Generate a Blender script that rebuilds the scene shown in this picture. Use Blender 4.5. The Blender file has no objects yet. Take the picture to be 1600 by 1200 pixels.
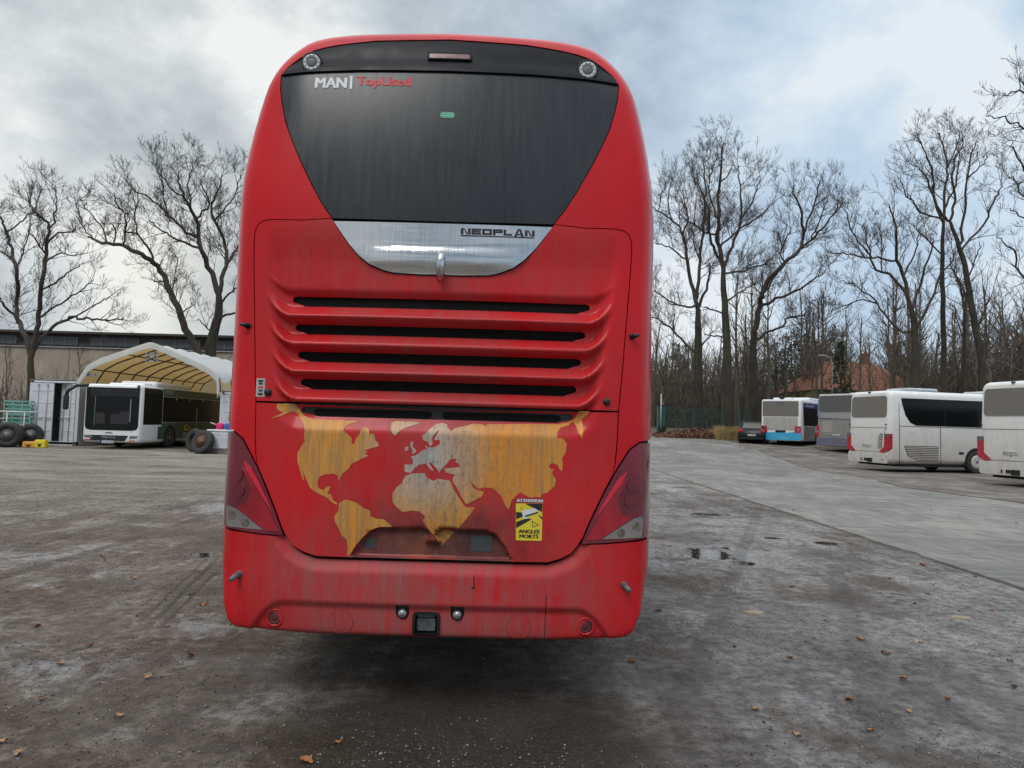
import bpy, math, random
import numpy as np
from mathutils import Vector, Matrix, noise
from mathutils.geometry import delaunay_2d_cdt
R_ = math.radians
sc = bpy.context.scene
COL = sc.collection
rnd = random.Random(7)

# ------------------------------------------------------------------ camera
FPX = 1109.0; CAMH = 1.6; ROLL = R_(1.6); PITCH = math.atan(62 / FPX)
cU = np.array([0, -math.sin(PITCH), math.cos(PITCH)]); cF = np.array([0, math.cos(PITCH), math.sin(PITCH)])
def ray(px, py):
    du, dv = px - 800, py - 600
    a = du * math.cos(ROLL) + dv * math.sin(ROLL); b = du * math.sin(ROLL) - dv * math.cos(ROLL)
    return a * np.array([1.0, 0, 0]) + b * cU + FPX * cF
def at(px, py, Y):
    r = ray(px, py); return r * Y / r[1] + np.array([0, 0, CAMH])
cam = bpy.data.cameras.new('camera'); cam_o = bpy.data.objects.new('camera', cam); COL.objects.link(cam_o)
cam.sensor_width = 36.0; cam.lens = 36.0 * FPX / 1600; cam.clip_end = 3000; cam.clip_start = 0.05
xa = math.cos(ROLL) * np.array([1.0, 0, 0]) + math.sin(ROLL) * cU
ya = -math.sin(ROLL) * np.array([1.0, 0, 0]) + math.cos(ROLL) * cU
M = Matrix(((xa[0], ya[0], -cF[0], 0), (xa[1], ya[1], -cF[1], 0), (xa[2], ya[2], -cF[2], CAMH), (0, 0, 0, 1)))
cam_o.matrix_world = M
sc.camera = cam_o
sc.view_settings.view_transform = 'Standard'; sc.view_settings.look = 'None'
sc.view_settings.exposure = 0.0; sc.view_settings.gamma = 1.0

# ------------------------------------------------------------------ world: overcast sky with broken cloud
SUN_EL, SUN_AZ = R_(48), R_(205)      # azimuth clockwise from +Y: behind the camera, a little to the left
world = bpy.data.worlds.new('World'); sc.world = world; world.use_nodes = True
nt = world.node_tree; nt.nodes.clear()
def WN(t, **k):
    n = nt.nodes.new(t)
    for a, b in k.items(): setattr(n, a, b)
    return n
def wl(a, b): nt.links.new(a, b)
out = WN('ShaderNodeOutputWorld'); bg = WN('ShaderNodeBackground'); bg.inputs[1].default_value = 0.1
wl(bg.outputs[0], out.inputs[0])
sky = WN('ShaderNodeTexSky', sky_type='NISHITA', sun_disc=False, sun_elevation=SUN_EL, sun_rotation=SUN_AZ)
tc = WN('ShaderNodeTexCoord')
def wmath(op, a, b=None, c=None, clamp=False):
    n = WN('ShaderNodeMath', operation=op, use_clamp=clamp)
    for i, v in enumerate((a, b, c)):
        if v is None: continue
        if isinstance(v, (int, float)): n.inputs[i].default_value = v
        else: wl(v, n.inputs[i])
    return n.outputs[0]
def wnoise(scale, detail, rough, st, off, dist=0.0):
    mp = WN('ShaderNodeMapping'); mp.inputs['Scale'].default_value = st; mp.inputs['Location'].default_value = off
    wl(tc.outputs['Generated'], mp.inputs[0])
    n = WN('ShaderNodeTexNoise'); n.inputs['Scale'].default_value = scale; n.inputs['Detail'].default_value = detail
    n.inputs['Roughness'].default_value = rough; n.inputs['Distortion'].default_value = dist
    wl(mp.outputs[0], n.inputs['Vector']); return n.outputs['Fac']
def wramp(f, stops):
    r = WN('ShaderNodeValToRGB'); e = r.color_ramp.elements
    while len(e) < len(stops): e.new(0.5)
    for i, (p, c) in enumerate(stops): e[i].position = p; e[i].color = (*c, 1) if len(c) == 3 else c
    wl(f, r.inputs[0]); return r.outputs[0]
def wmix(f, a, b, mode='MIX'):
    n = WN('ShaderNodeMix', data_type='RGBA', blend_type=mode)
    if isinstance(f, (int, float)): n.inputs[0].default_value = f
    else: wl(f, n.inputs[0])
    for i, v in ((6, a), (7, b)):
        if isinstance(v, tuple): n.inputs[i].default_value = (*v, 1)
        else: wl(v, n.inputs[i])
    return n.outputs[2]
sep = WN('ShaderNodeSeparateXYZ'); wl(tc.outputs['Generated'], sep.inputs[0])
DX, DY, DZ = sep.outputs
def lobe(px, py, k):
    d = ray(px, py); d = d / np.linalg.norm(d)
    n = WN('ShaderNodeVectorMath', operation='DOT_PRODUCT'); wl(tc.outputs['Generated'], n.inputs[0]); n.inputs[1].default_value = tuple(d)
    return wmath('POWER', wmath('MAXIMUM', n.outputs['Value'], 0.0), k)
n1 = wnoise(2.3, 7, .54, (1, 1, 1.7), (0.4, 0.2, 0.0), .2)
n2 = wnoise(5.2, 8, .60, (1, 1, 1.35), (3.1, 1.2, 2.0), .15)
nn = wmath('ADD', wmath('MULTIPLY', n1, .52), wmath('MULTIPLY', n2, .48))
nn = wmath('ADD', nn, wmath('MULTIPLY', lobe(385, 85, 420), .11))
nn = wmath('ADD', nn, wmath('MULTIPLY', lobe(1420, 100, 120), .10))
nn = wmath('ADD', nn, wmath('MULTIPLY', lobe(230, 430, 260), .08))
nn = wmath('SUBTRACT', nn, wmath('MULTIPLY', lobe(180, 50, 150), .07))
cl_left = wramp(nn, [(.38, (3.6, 4.1, 4.5)), (.46, (4.9, 5.4, 5.7)), (.53, (6.6, 7.1, 7.25)), (.61, (9.0, 9.2, 9.1))])
cl_right = wramp(nn, [(.38, (3.9, 4.9, 6.4)), (.46, (5.0, 6.4, 8.0)), (.53, (6.1, 7.4, 8.7)), (.61, (8.0, 8.7, 9.2))])
side = wmath('MULTIPLY_ADD', DX, 1.6, 0.42, clamp=True)
clouds = wmix(side, cl_left, cl_right)
warm = wmath('MULTIPLY', lobe(245, 440, 300), .5)
clouds = wmix(warm, clouds, (9.6, 9.2, 7.9))
# overcast brightened high up above the view, dimmed behind the camera
back = wmath('MULTIPLY_ADD', wmath('MULTIPLY', DY, -1.0), 1.3, .1, clamp=True)
clouds = wmix(back, clouds, wmix(1.0, clouds, (.72, .74, .78), 'MULTIPLY'))
zen = wmath('MULTIPLY_ADD', DZ, 2.2, -1.25, clamp=True)
clouds = wmix(zen, clouds, (19.5, 20.3, 21.5))
col = wmix(wramp(nn, [(.30, (.82,) * 3), (.42, (.97,) * 3)]), sky.outputs[0], clouds)
wl(col, bg.inputs[0])

sun = bpy.data.lights.new('sun', 'SUN'); sun_o = bpy.data.objects.new('sun', sun); COL.objects.link(sun_o)
sun.energy = 1.2; sun.angle = R_(24); sun.color = (1, .97, .93)
sd = Vector((math.sin(SUN_AZ) * math.cos(SUN_EL), math.cos(SUN_AZ) * math.cos(SUN_EL), math.sin(SUN_EL)))
sun_o.rotation_euler = sd.to_track_quat('Z', 'Y').to_euler(); sun_o.location = (-10, -20, 30)

# ------------------------------------------------------------------ materials
class NT:
    def __init__(s, name):
        s.m = bpy.data.materials.new(name); s.m.use_nodes = True; s.t = s.m.node_tree
        s.b = s.t.nodes['Principled BSDF']; s.co = None
    def n(s, t, **k):
        x = s.t.nodes.new(t)
        for a, b in k.items(): setattr(x, a, b)
        return x
    def l(s, a, b): s.t.links.new(a, b)
    def coord(s):
        if s.co is None: s.co = s.n('ShaderNodeTexCoord').outputs['Object']
        return s.co
    def noise(s, scale, detail=4, rough=.5, st=(1, 1, 1), off=(0, 0, 0), dist=0.0):
        mp = s.n('ShaderNodeMapping'); mp.inputs['Scale'].default_value = st; mp.inputs['Location'].default_value = off
        s.l(s.coord(), mp.inputs[0]); x = s.n('ShaderNodeTexNoise')
        x.inputs['Scale'].default_value = scale; x.inputs['Detail'].default_value = detail
        x.inputs['Roughness'].default_value = rough; x.inputs['Distortion'].default_value = dist
        s.l(mp.outputs[0], x.inputs['Vector']); return x.outputs['Fac']
    def vor(s, scale, feature='F1', st=(1, 1, 1)):
        mp = s.n('ShaderNodeMapping'); mp.inputs['Scale'].default_value = st
        s.l(s.coord(), mp.inputs[0]); x = s.n('ShaderNodeTexVoronoi', feature=feature); x.inputs['Scale'].default_value = scale
        s.l(mp.outputs[0], x.inputs['Vector']); return x.outputs
    def ramp(s, f, stops):
        r = s.n('ShaderNodeValToRGB'); e = r.color_ramp.elements
        while len(e) < len(stops): e.new(0.5)
        for i, (p, c) in enumerate(stops):
            if isinstance(c, (int, float)): c = (c, c, c)
            e[i].position = p; e[i].color = (*c, 1)
        s.l(f, r.inputs[0]); return r.outputs[0]
    def mix(s, f, a, b, mode='MIX'):
        x = s.n('ShaderNodeMix', data_type='RGBA', blend_type=mode)
        if isinstance(f, (int, float)): x.inputs[0].default_value = f
        else: s.l(f, x.inputs[0])
        for i, v in ((6, a), (7, b)):
            if isinstance(v, tuple): x.inputs[i].default_value = (*v, 1)
            else: s.l(v, x.inputs[i])
        return x.outputs[2]
    def math(s, op, a, b=None, c=None, clamp=False):
        x = s.n('ShaderNodeMath', operation=op, use_clamp=clamp)
        for i, v in enumerate((a, b, c)):
            if v is None: continue
            if isinstance(v, (int, float)): x.inputs[i].default_value = v
            else: s.l(v, x.inputs[i])
        return x.outputs[0]
    def xyz(s):
        x = s.n('ShaderNodeSeparateXYZ'); s.l(s.coord(), x.inputs[0]); return x.outputs
    def base(s, v):
        if isinstance(v, tuple): s.b.inputs['Base Color'].default_value = (*v, 1)
        else: s.l(v, s.b.inputs['Base Color'])
    def set(s, k, v):
        if isinstance(v, (int, float)): s.b.inputs[k].default_value = v
        else: s.l(v, s.b.inputs[k])
    def bump(s, f, strength=.3, dist=.01, prev=None):
        x = s.n('ShaderNodeBump'); x.inputs['Strength'].default_value = strength; x.inputs['Distance'].default_value = dist
        s.l(f, x.inputs['Height'])
        if prev is not None: s.l(prev, x.inputs['Normal'])
        s.l(x.outputs[0], s.b.inputs['Normal']); return x.outputs[0]
MATS = {}
def simple(name, c, rough=.5, metal=0.0, coat=0.0, var=.25, scale=3.0, dirt=0.0, bump=0.0, spec=None, em=None):
    """paint / plastic / metal with uneven tone, optional streaky road dirt"""
    if name in MATS: return MATS[name]
    t = NT(name); f = t.noise(scale, 5, .6)
    c = tuple(c); lo = tuple(x * (1 - var) for x in c); hi = tuple(min(1, x * (1 + var * .6)) for x in c)
    colr = t.ramp(f, [(.3, lo), (.7, hi)])
    if dirt > 0:
        st = t.noise(4, 5, .7, (9, 9, .7)); z = t.xyz()[2]
        low = t.math('MULTIPLY_ADD', z, -.42, 1.0, clamp=True)
        m = t.math('MULTIPLY', t.math('MULTIPLY_ADD', st, 1.6, -.3, clamp=True), t.math('MULTIPLY', low, dirt), clamp=True)
        colr = t.mix(m, colr, (.30, .25, .19))
    t.base(colr); t.set('Metallic', metal)
    t.set('Roughness', t.ramp(t.noise(scale * 2.3, 4), [(.3, max(.02, rough - .08)), (.7, min(1, rough + .1))]))
    if coat: t.set('Coat Weight', coat); t.set('Coat Roughness', .08)
    if bump: t.bump(t.noise(scale * 12, 5, .6), bump, .01)
    if spec is not None: t.set('Specular IOR Level', spec)
    MATS[name] = t.m; return t.m

def m_red(name, dusty, base=(.57, .009, .014), centre=True, soot=False, dust=(.25, .095, .085)):
    t = NT(name); X, Y, Z = t.xyz()
    streak = t.noise(3.0, 9, .72, (7, 1, .55), (0, 0, 0), .15); blot = t.noise(2.2, 8, .65, (1.6, 1, .8), (4, 0, 1), .4); fine = t.noise(60, 3, .6, (1, 1, .3))
    c = t.ramp(t.noise(1.1, 4, .5), [(.3, tuple(x * .86 for x in base)), (.7, tuple(min(1, x * 1.1) for x in base))])
    mid = t.math('SUBTRACT', 1.0, t.math('MULTIPLY', t.math('MULTIPLY', X, X), .75), clamp=True) if centre else 1.0
    m = t.math('ADD', t.math('MULTIPLY', streak, .5), t.math('MULTIPLY', blot, .65))
    m = t.math('MULTIPLY_ADD', m, 2.2, -.85, clamp=True)
    m = t.math('MULTIPLY', t.math('MULTIPLY', m, mid), dusty, clamp=True)
    m = t.math('MULTIPLY', m, t.math('MULTIPLY_ADD', fine, .8, .6), clamp=True)
    c = t.mix(m, c, dust)
    # darker grime runs
    g = t.ramp(t.noise(5, 6, .7, (14, 1, .5), (9, 2, 3)), [(.56, 0.0), (.72, 1.0)])
    c = t.mix(t.math('MULTIPLY', g, .35 * dusty), c, (.11, .035, .03))
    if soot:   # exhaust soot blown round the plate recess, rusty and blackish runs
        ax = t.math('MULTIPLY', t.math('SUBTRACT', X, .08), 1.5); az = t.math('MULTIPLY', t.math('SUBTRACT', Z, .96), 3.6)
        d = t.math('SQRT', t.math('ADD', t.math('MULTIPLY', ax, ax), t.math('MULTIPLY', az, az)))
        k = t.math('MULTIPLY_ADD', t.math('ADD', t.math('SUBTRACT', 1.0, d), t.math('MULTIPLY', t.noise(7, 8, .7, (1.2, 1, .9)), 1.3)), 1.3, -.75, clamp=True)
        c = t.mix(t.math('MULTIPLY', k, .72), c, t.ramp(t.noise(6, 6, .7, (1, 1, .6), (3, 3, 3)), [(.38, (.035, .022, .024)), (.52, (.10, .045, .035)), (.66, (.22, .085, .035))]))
    t.base(c)
    t.set('Roughness', t.math('MULTIPLY_ADD', m, .35, .26, clamp=True))
    t.set('Specular IOR Level', .2); t.set('Coat Weight', t.math('MULTIPLY_ADD', m, -.2, .16, clamp=True)); t.set('Coat Roughness', .06)
    t.bump(t.noise(240, 2, .5), .05, .002); return t.m
RED = m_red('red_paint', .35); RED_D = m_red('red_paint_dusty', .85); RED_L = m_red('red_paint_lid', .8, soot=True); RED_B = m_red('red_paint_bumper', 1.35, dust=(.235, .125, .115))
RED_CLEAN = m_red('red_paint_side', .15, centre=False)

def m_glass_dark():
    t = NT('tinted_glass_dusty')
    s = t.noise(3, 8, .75, (12, 1, .8), (0, 0, 0), .2); b = t.noise(1.2, 6, .6, (1, 1, .7))
    dust = t.math('MULTIPLY_ADD', t.math('ADD', t.math('MULTIPLY', s, .6), t.math('MULTIPLY', b, .5)), 1.3, -.45, clamp=True)
    t.base(t.mix(dust, (.012, .015, .018), (.048, .054, .058))); t.set('Roughness', t.math('MULTIPLY_ADD', dust, .25, .19))
    t.set('Specular IOR Level', .45); return t.m
GLASS_R = m_glass_dark()
BLACK = simple('black_trim', (.012, .013, .014), .42, var=.3)
SOOT = simple('dark_underbody', (.012, .011, .011), .85)
RUBBER = simple('tyre_rubber', (.035, .033, .031), .8, var=.35, scale=9, bump=.25)
RIM = simple('painted_steel_rim', (.22, .21, .20), .5, .5, var=.3)
CHROME = None
def m_chrome():
    t = NT('chrome_plate'); s = t.noise(3, 6, .7, (30, 1, .8))
    t.base(t.ramp(s, [(.3, (.52, .54, .56)), (.7, (.66, .67, .68))])); t.set('Metallic', 1.0)
    t.set('Roughness', t.ramp(s, [(.3, .07), (.75, .16)])); t.bump(t.noise(3.2, 3, .5, (1, 1, 3)), .25, .012); return t.m
CHROME = m_chrome()
GREYPL = simple('grey_plastic', (.11, .12, .125), .45)
def m_mesh():
    t = NT('perforated_grille'); v = t.vor(120)['Distance']
    t.base(t.ramp(v, [(.25, (.002, .002, .002)), (.5, (.010, .010, .010))])); t.set('Roughness', .8); t.set('Specular IOR Level', .15); t.bump(v, .4, .004); return t.m
GRILLE = m_mesh()
def m_lamp(name, c, rough=.12):
    t = NT(name); b = t.noise(3.5, 2, .4, (1, 1, 1)); cell = t.vor(42)['Distance']
    t.base(t.ramp(b, [(.35, tuple(x * .62 for x in c)), (.62, c)])); t.set('Roughness', rough); t.set('Coat Weight', .9); t.set('Coat Roughness', .04)
    t.bump(cell, .12, .002); return t.m
LAMPRED = m_lamp('red_lamp_lens', (.42, .006, .022)); LAMPDK = m_lamp('smoked_red_lens', (.20, .010, .030))
LAMPBR = simple('bright_red_lens', (.62, .012, .04), .15, coat=.9, var=.1)
LAMPCL = m_lamp('clear_lamp_lens', (.25, .22, .21), .15)
LAMPAM = simple('amber_lens', (.55, .20, .05), .2)
WHITE_T = simple('white_lettering', (.72, .74, .75), .5, var=.05)
RED_T = simple('red_lettering', (.62, .04, .045), .5, var=.05)
BLACK_T = simple('black_lettering', (.015, .015, .016), .5, var=.05)
YEL = simple('yellow_sticker', (.72, .56, .035), .5, var=.12, scale=20)
GREEN_S = simple('green_sticker', (.09, .36, .23), .5, var=.1)

def m_map():
    t = NT('gold_print'); X, Y, Z = t.xyz()
    dx = t.math('ADD', X, .06); dz = t.math('SUBTRACT', Z, 1.40)
    d = t.math('SQRT', t.math('ADD', t.math('MULTIPLY', dx, dx), t.math('MULTIPLY', dz, dz)))
    silver = t.math('SUBTRACT', 1.0, t.math('MULTIPLY', d, 2.6), clamp=True)
    asia = t.math('MULTIPLY_ADD', X, 2.2, -.1, clamp=True)
    st = t.noise(3, 10, .78, (8, 1, .8), (2, 0, 5), .3)
    c = t.ramp(st, [(.34, (.40, .20, .065)), (.5, (.62, .29, .05)), (.64, (.70, .23, .02))])
    c = t.mix(t.math('MULTIPLY', asia, t.ramp(t.noise(1.2, 5, .6, (3, 1, .5), (6, 0, 0)), [(.4, .15), (.6, .8)])), c, (.70, .23, .015))
    c = t.mix(silver, c, (.40, .42, .40))
    low = t.math('SUBTRACT', 1.15, Z, clamp=True)
    c = t.mix(t.math('MULTIPLY', t.math('MULTIPLY', low, 1.6, clamp=True), .6), c, (.50, .22, .02))
    grime = t.ramp(t.noise(48, 6, .85, (1.0, 1, .55)), [(.53, 0.0), (.60, 1.0)])
    mid = t.math('SUBTRACT', 1.0, t.math('MULTIPLY', t.math('ABSOLUTE', t.math('SUBTRACT', X, .12)), 1.7), clamp=True)
    c = t.mix(t.math('MULTIPLY', t.math('MULTIPLY', grime, mid), .7), c, (.09, .08, .06))
    g2 = t.ramp(t.noise(4, 9, .75, (9, 1, .6), (1, 7, 3), .3), [(.46, 0.0), (.64, .6)])
    c = t.mix(g2, c, (.20, .14, .085))
    rust = t.math('MULTIPLY', t.math('MULTIPLY_ADD', Z, -2.6, 3.1, clamp=True), t.math('SUBTRACT', 1.0, t.math('MULTIPLY', t.math('ABSOLUTE', t.math('SUBTRACT', X, .05)), 3.0), clamp=True)); c = t.mix(t.math('MULTIPLY', rust, .75), c, t.ramp(t.noise(12, 7, .75, (2, 1, .7)), [(.42, (.07, .035, .018)), (.6, (.50, .19, .02))]))
    t.base(c); t.set('Roughness', .5); t.set('Metallic', .15); return t.m
MAPM = m_map()

# ------------------------------------------------------------------ mesh helpers
def tag(o, label=None, cat=None, group=None, kind=None):
    if label: o['label'] = label
    if cat: o['category'] = cat
    if group: o['group'] = group
    if kind: o['kind'] = kind
    return o
def empty(name, loc=(0, 0, 0), rz=0.0, label=None, cat=None, group=None):
    o = bpy.data.objects.new(name, None); COL.objects.link(o); o.location = loc; o.rotation_euler = (0, 0, rz)
    o.empty_display_size = .2
    return tag(o, label, cat, group)
class MB:
    def __init__(s): s.v = []; s.f = []; s.m = []; s.s = []
    def add(s, vs, fs, mi=0, smooth=False):
        b = len(s.v); s.v.extend([tuple(map(float, v)) for v in vs])
        for f in fs: s.f.append([b + int(i) for i in f]); s.m.append(mi); s.s.append(smooth)
    def box(s, c, d, mi=0, bev=0.0, rot=None):
        hx, hy, hz = d[0] / 2, d[1] / 2, d[2] / 2
        b = min(bev, hx * .9, hy * .9, hz * .9)
        if b <= 0:
            vs = [Vector((x * hx, y * hy, z * hz)) for x in (-1, 1) for y in (-1, 1) for z in (-1, 1)]
            fs = [(0, 1, 3, 2), (4, 6, 7, 5), (0, 4, 5, 1), (2, 3, 7, 6), (0, 2, 6, 4), (1, 5, 7, 3)]
        else:
            vs = []; idx = {}
            for sx in (-1, 1):
                for sy in (-1, 1):
                    for sz in (-1, 1):
                        for ax in range(3):
                            p = [sx * (hx - b), sy * (hy - b), sz * (hz - b)]; p[ax] = (sx * hx, sy * hy, sz * hz)[ax]
                            idx[(sx, sy, sz, ax)] = len(vs); vs.append(Vector(p))
            I = idx; fs = []
            for s1 in (-1, 1):
                fs.append([I[(s1, a, c_, 0)] for a, c_ in ((-1, -1), (1, -1), (1, 1), (-1, 1))][::s1])
                fs.append([I[(a, s1, c_, 1)] for a, c_ in ((-1, -1), (-1, 1), (1, 1), (1, -1))][::s1])
                fs.append([I[(a, c_, s1, 2)] for a, c_ in ((-1, -1), (1, -1), (1, 1), (-1, 1))][::s1])
            for a in (-1, 1):
                for c_ in (-1, 1):
                    fs.append([I[(a, c_, -1, 0)], I[(a, c_, 1, 0)], I[(a, c_, 1, 1)], I[(a, c_, -1, 1)]])
                    fs.append([I[(a, -1, c_, 0)], I[(a, 1, c_, 0)], I[(a, 1, c_, 2)], I[(a, -1, c_, 2)]])
                    fs.append([I[(-1, a, c_, 1)], I[(1, a, c_, 1)], I[(1, a, c_, 2)], I[(-1, a, c_, 2)]])
                    for d_ in (-1, 1): fs.append([I[(a, c_, d_, 0)], I[(a, c_, d_, 1)], I[(a, c_, d_, 2)]])
        if rot is not None: vs = [rot @ v for v in vs]
        s.add([(v[0] + c[0], v[1] + c[1], v[2] + c[2]) for v in vs], fs, mi)
    def tube(s, pts, rad, n=6, mi=0, cap=True, smooth=True):
        pts = [Vector(p) for p in pts]; k = len(pts)
        if isinstance(rad, (int, float)): rad = [rad] * k
        vs = []; prev = None
        for i in range(k):
            d = (pts[min(i + 1, k - 1)] - pts[max(i - 1, 0)])
            d = d.normalized() if d.length > 1e-9 else Vector((0, 0, 1))
            if prev is None: a = d.cross(Vector((0, 0, 1)) if abs(d.z) < .9 else Vector((1, 0, 0))).normalized()
            else:
                a = prev - d * prev.dot(d); a = a.normalized() if a.length > 1e-6 else d.orthogonal().normalized()
            prev = a; b = d.cross(a)
            for j in range(n):
                t = 2 * math.pi * j / n; vs.append(pts[i] + (a * math.cos(t) + b * math.sin(t)) * rad[i])
        fs = [(i * n + j, i * n + (j + 1) % n, (i + 1) * n + (j + 1) % n, (i + 1) * n + j) for i in range(k - 1) for j in range(n)]
        if cap: fs += [tuple(range(n))[::-1], tuple((k - 1) * n + j for j in range(n))]
        s.add(vs, fs, mi, smooth)
    def lathe(s, prof, c, axis='x', n=24, mi=0, smooth=True, cap=True):
        """prof: (along axis, radius)"""
        vs = []
        for a, r in prof:
            for j in range(n):
                t = 2 * math.pi * j / n; p, q = r * math.cos(t), r * math.sin(t)
                v = {'x': (a, p, q), 'y': (p, a, q), 'z': (p, q, a)}[axis]
                vs.append((v[0] + c[0], v[1] + c[1], v[2] + c[2]))
        k = len(prof)
        s.add(vs, [(i * n + j, i * n + (j + 1) % n, (i + 1) * n + (j + 1) % n, (i + 1) * n + j) for i in range(k - 1) for j in range(n)]
              + ([tuple(range(n)), tuple((k - 1) * n + j for j in range(n))[::-1]] if cap else []), mi, smooth)
    def prism(s, poly, plane, d0, d1, mi=0):
        """poly in plane 'xz' (d along y), 'yz' (d along x), 'xy' (d along z)"""
        def P(a, b, d): return {'xz': (a, d, b), 'yz': (d, a, b), 'xy': (a, b, d)}[plane]
        n = len(poly); vs = [P(a, b, d0) for a, b in poly] + [P(a, b, d1) for a, b in poly]
        s.add(vs, [tuple(range(n)), tuple(range(n, 2 * n))[::-1]] + [(i, i + n, (i + 1) % n + n, (i + 1) % n) for i in range(n)], mi)
    def build(s, name, mats, parent=None, loc=None, normals=True):
        me = bpy.data.meshes.new(name); me.from_pydata(s.v, [], s.f)
        if not isinstance(mats, (list, tuple)): mats = [mats]
        for m in mats: me.materials.append(m)
        me.polygons.foreach_set('material_index', s.m); me.polygons.foreach_set('use_smooth', s.s)
        me.update()
        if normals:
            import bmesh
            bm = bmesh.new(); bm.from_mesh(me); bmesh.ops.recalc_face_normals(bm, faces=bm.faces); bm.to_mesh(me); bm.free()
        o = bpy.data.objects.new(name, me); COL.objects.link(o)
        if parent is not None: o.parent = parent
        if loc is not None: o.location = loc
        return o
def rrect(x0, x1, z0, z1, r, n=4):
    pts = []
    for cx, cz, a0 in ((x1 - r, z1 - r, 0), (x0 + r, z1 - r, 90), (x0 + r, z0 + r, 180), (x1 - r, z0 + r, 270)):
        for i in range(n + 1):
            a = R_(a0 + 90 * i / n); pts.append((cx + r * math.cos(a), cz + r * math.sin(a)))
    return pts
def circle(cx, cz, r, n=20): return [(cx + r * math.cos(2 * math.pi * i / n), cz + r * math.sin(2 * math.pi * i / n)) for i in range(n)]
def text2d(txt, width=None, height=None, bold=0.0, shear=0.0):
    """flat triangles of a line of lettering, centred, scaled to width x height"""
    cu = bpy.data.curves.new('lettering', 'FONT'); cu.body = txt; cu.size = 1; cu.shear = shear; cu.resolution_u = 3
    o = bpy.data.objects.new('lettering', cu); COL.objects.link(o)
    dg = bpy.context.evaluated_depsgraph_get(); me = bpy.data.meshes.new_from_object(o.evaluated_get(dg))
    me.calc_loop_triangles()
    v = np.array([(q.co.x, q.co.y) for q in me.vertices]); f = [tuple(t.vertices) for t in me.loop_triangles]
    bpy.data.objects.remove(o); bpy.data.curves.remove(cu); bpy.data.meshes.remove(me)
    lo, hi = v.min(0), v.max(0); v = v - (lo + hi) / 2; sx = width / (hi[0] - lo[0]); sz = height / (hi[1] - lo[1]) if height else sx
    v = v * [sx, sz]; return v, f

def copy_tree(o, parent=None):
    c = o.copy(); COL.objects.link(c)
    if parent is not None: c.parent = parent
    for ch in [q for q in COL.objects if q.parent == o]: copy_tree(ch, c)
    return c

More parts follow.
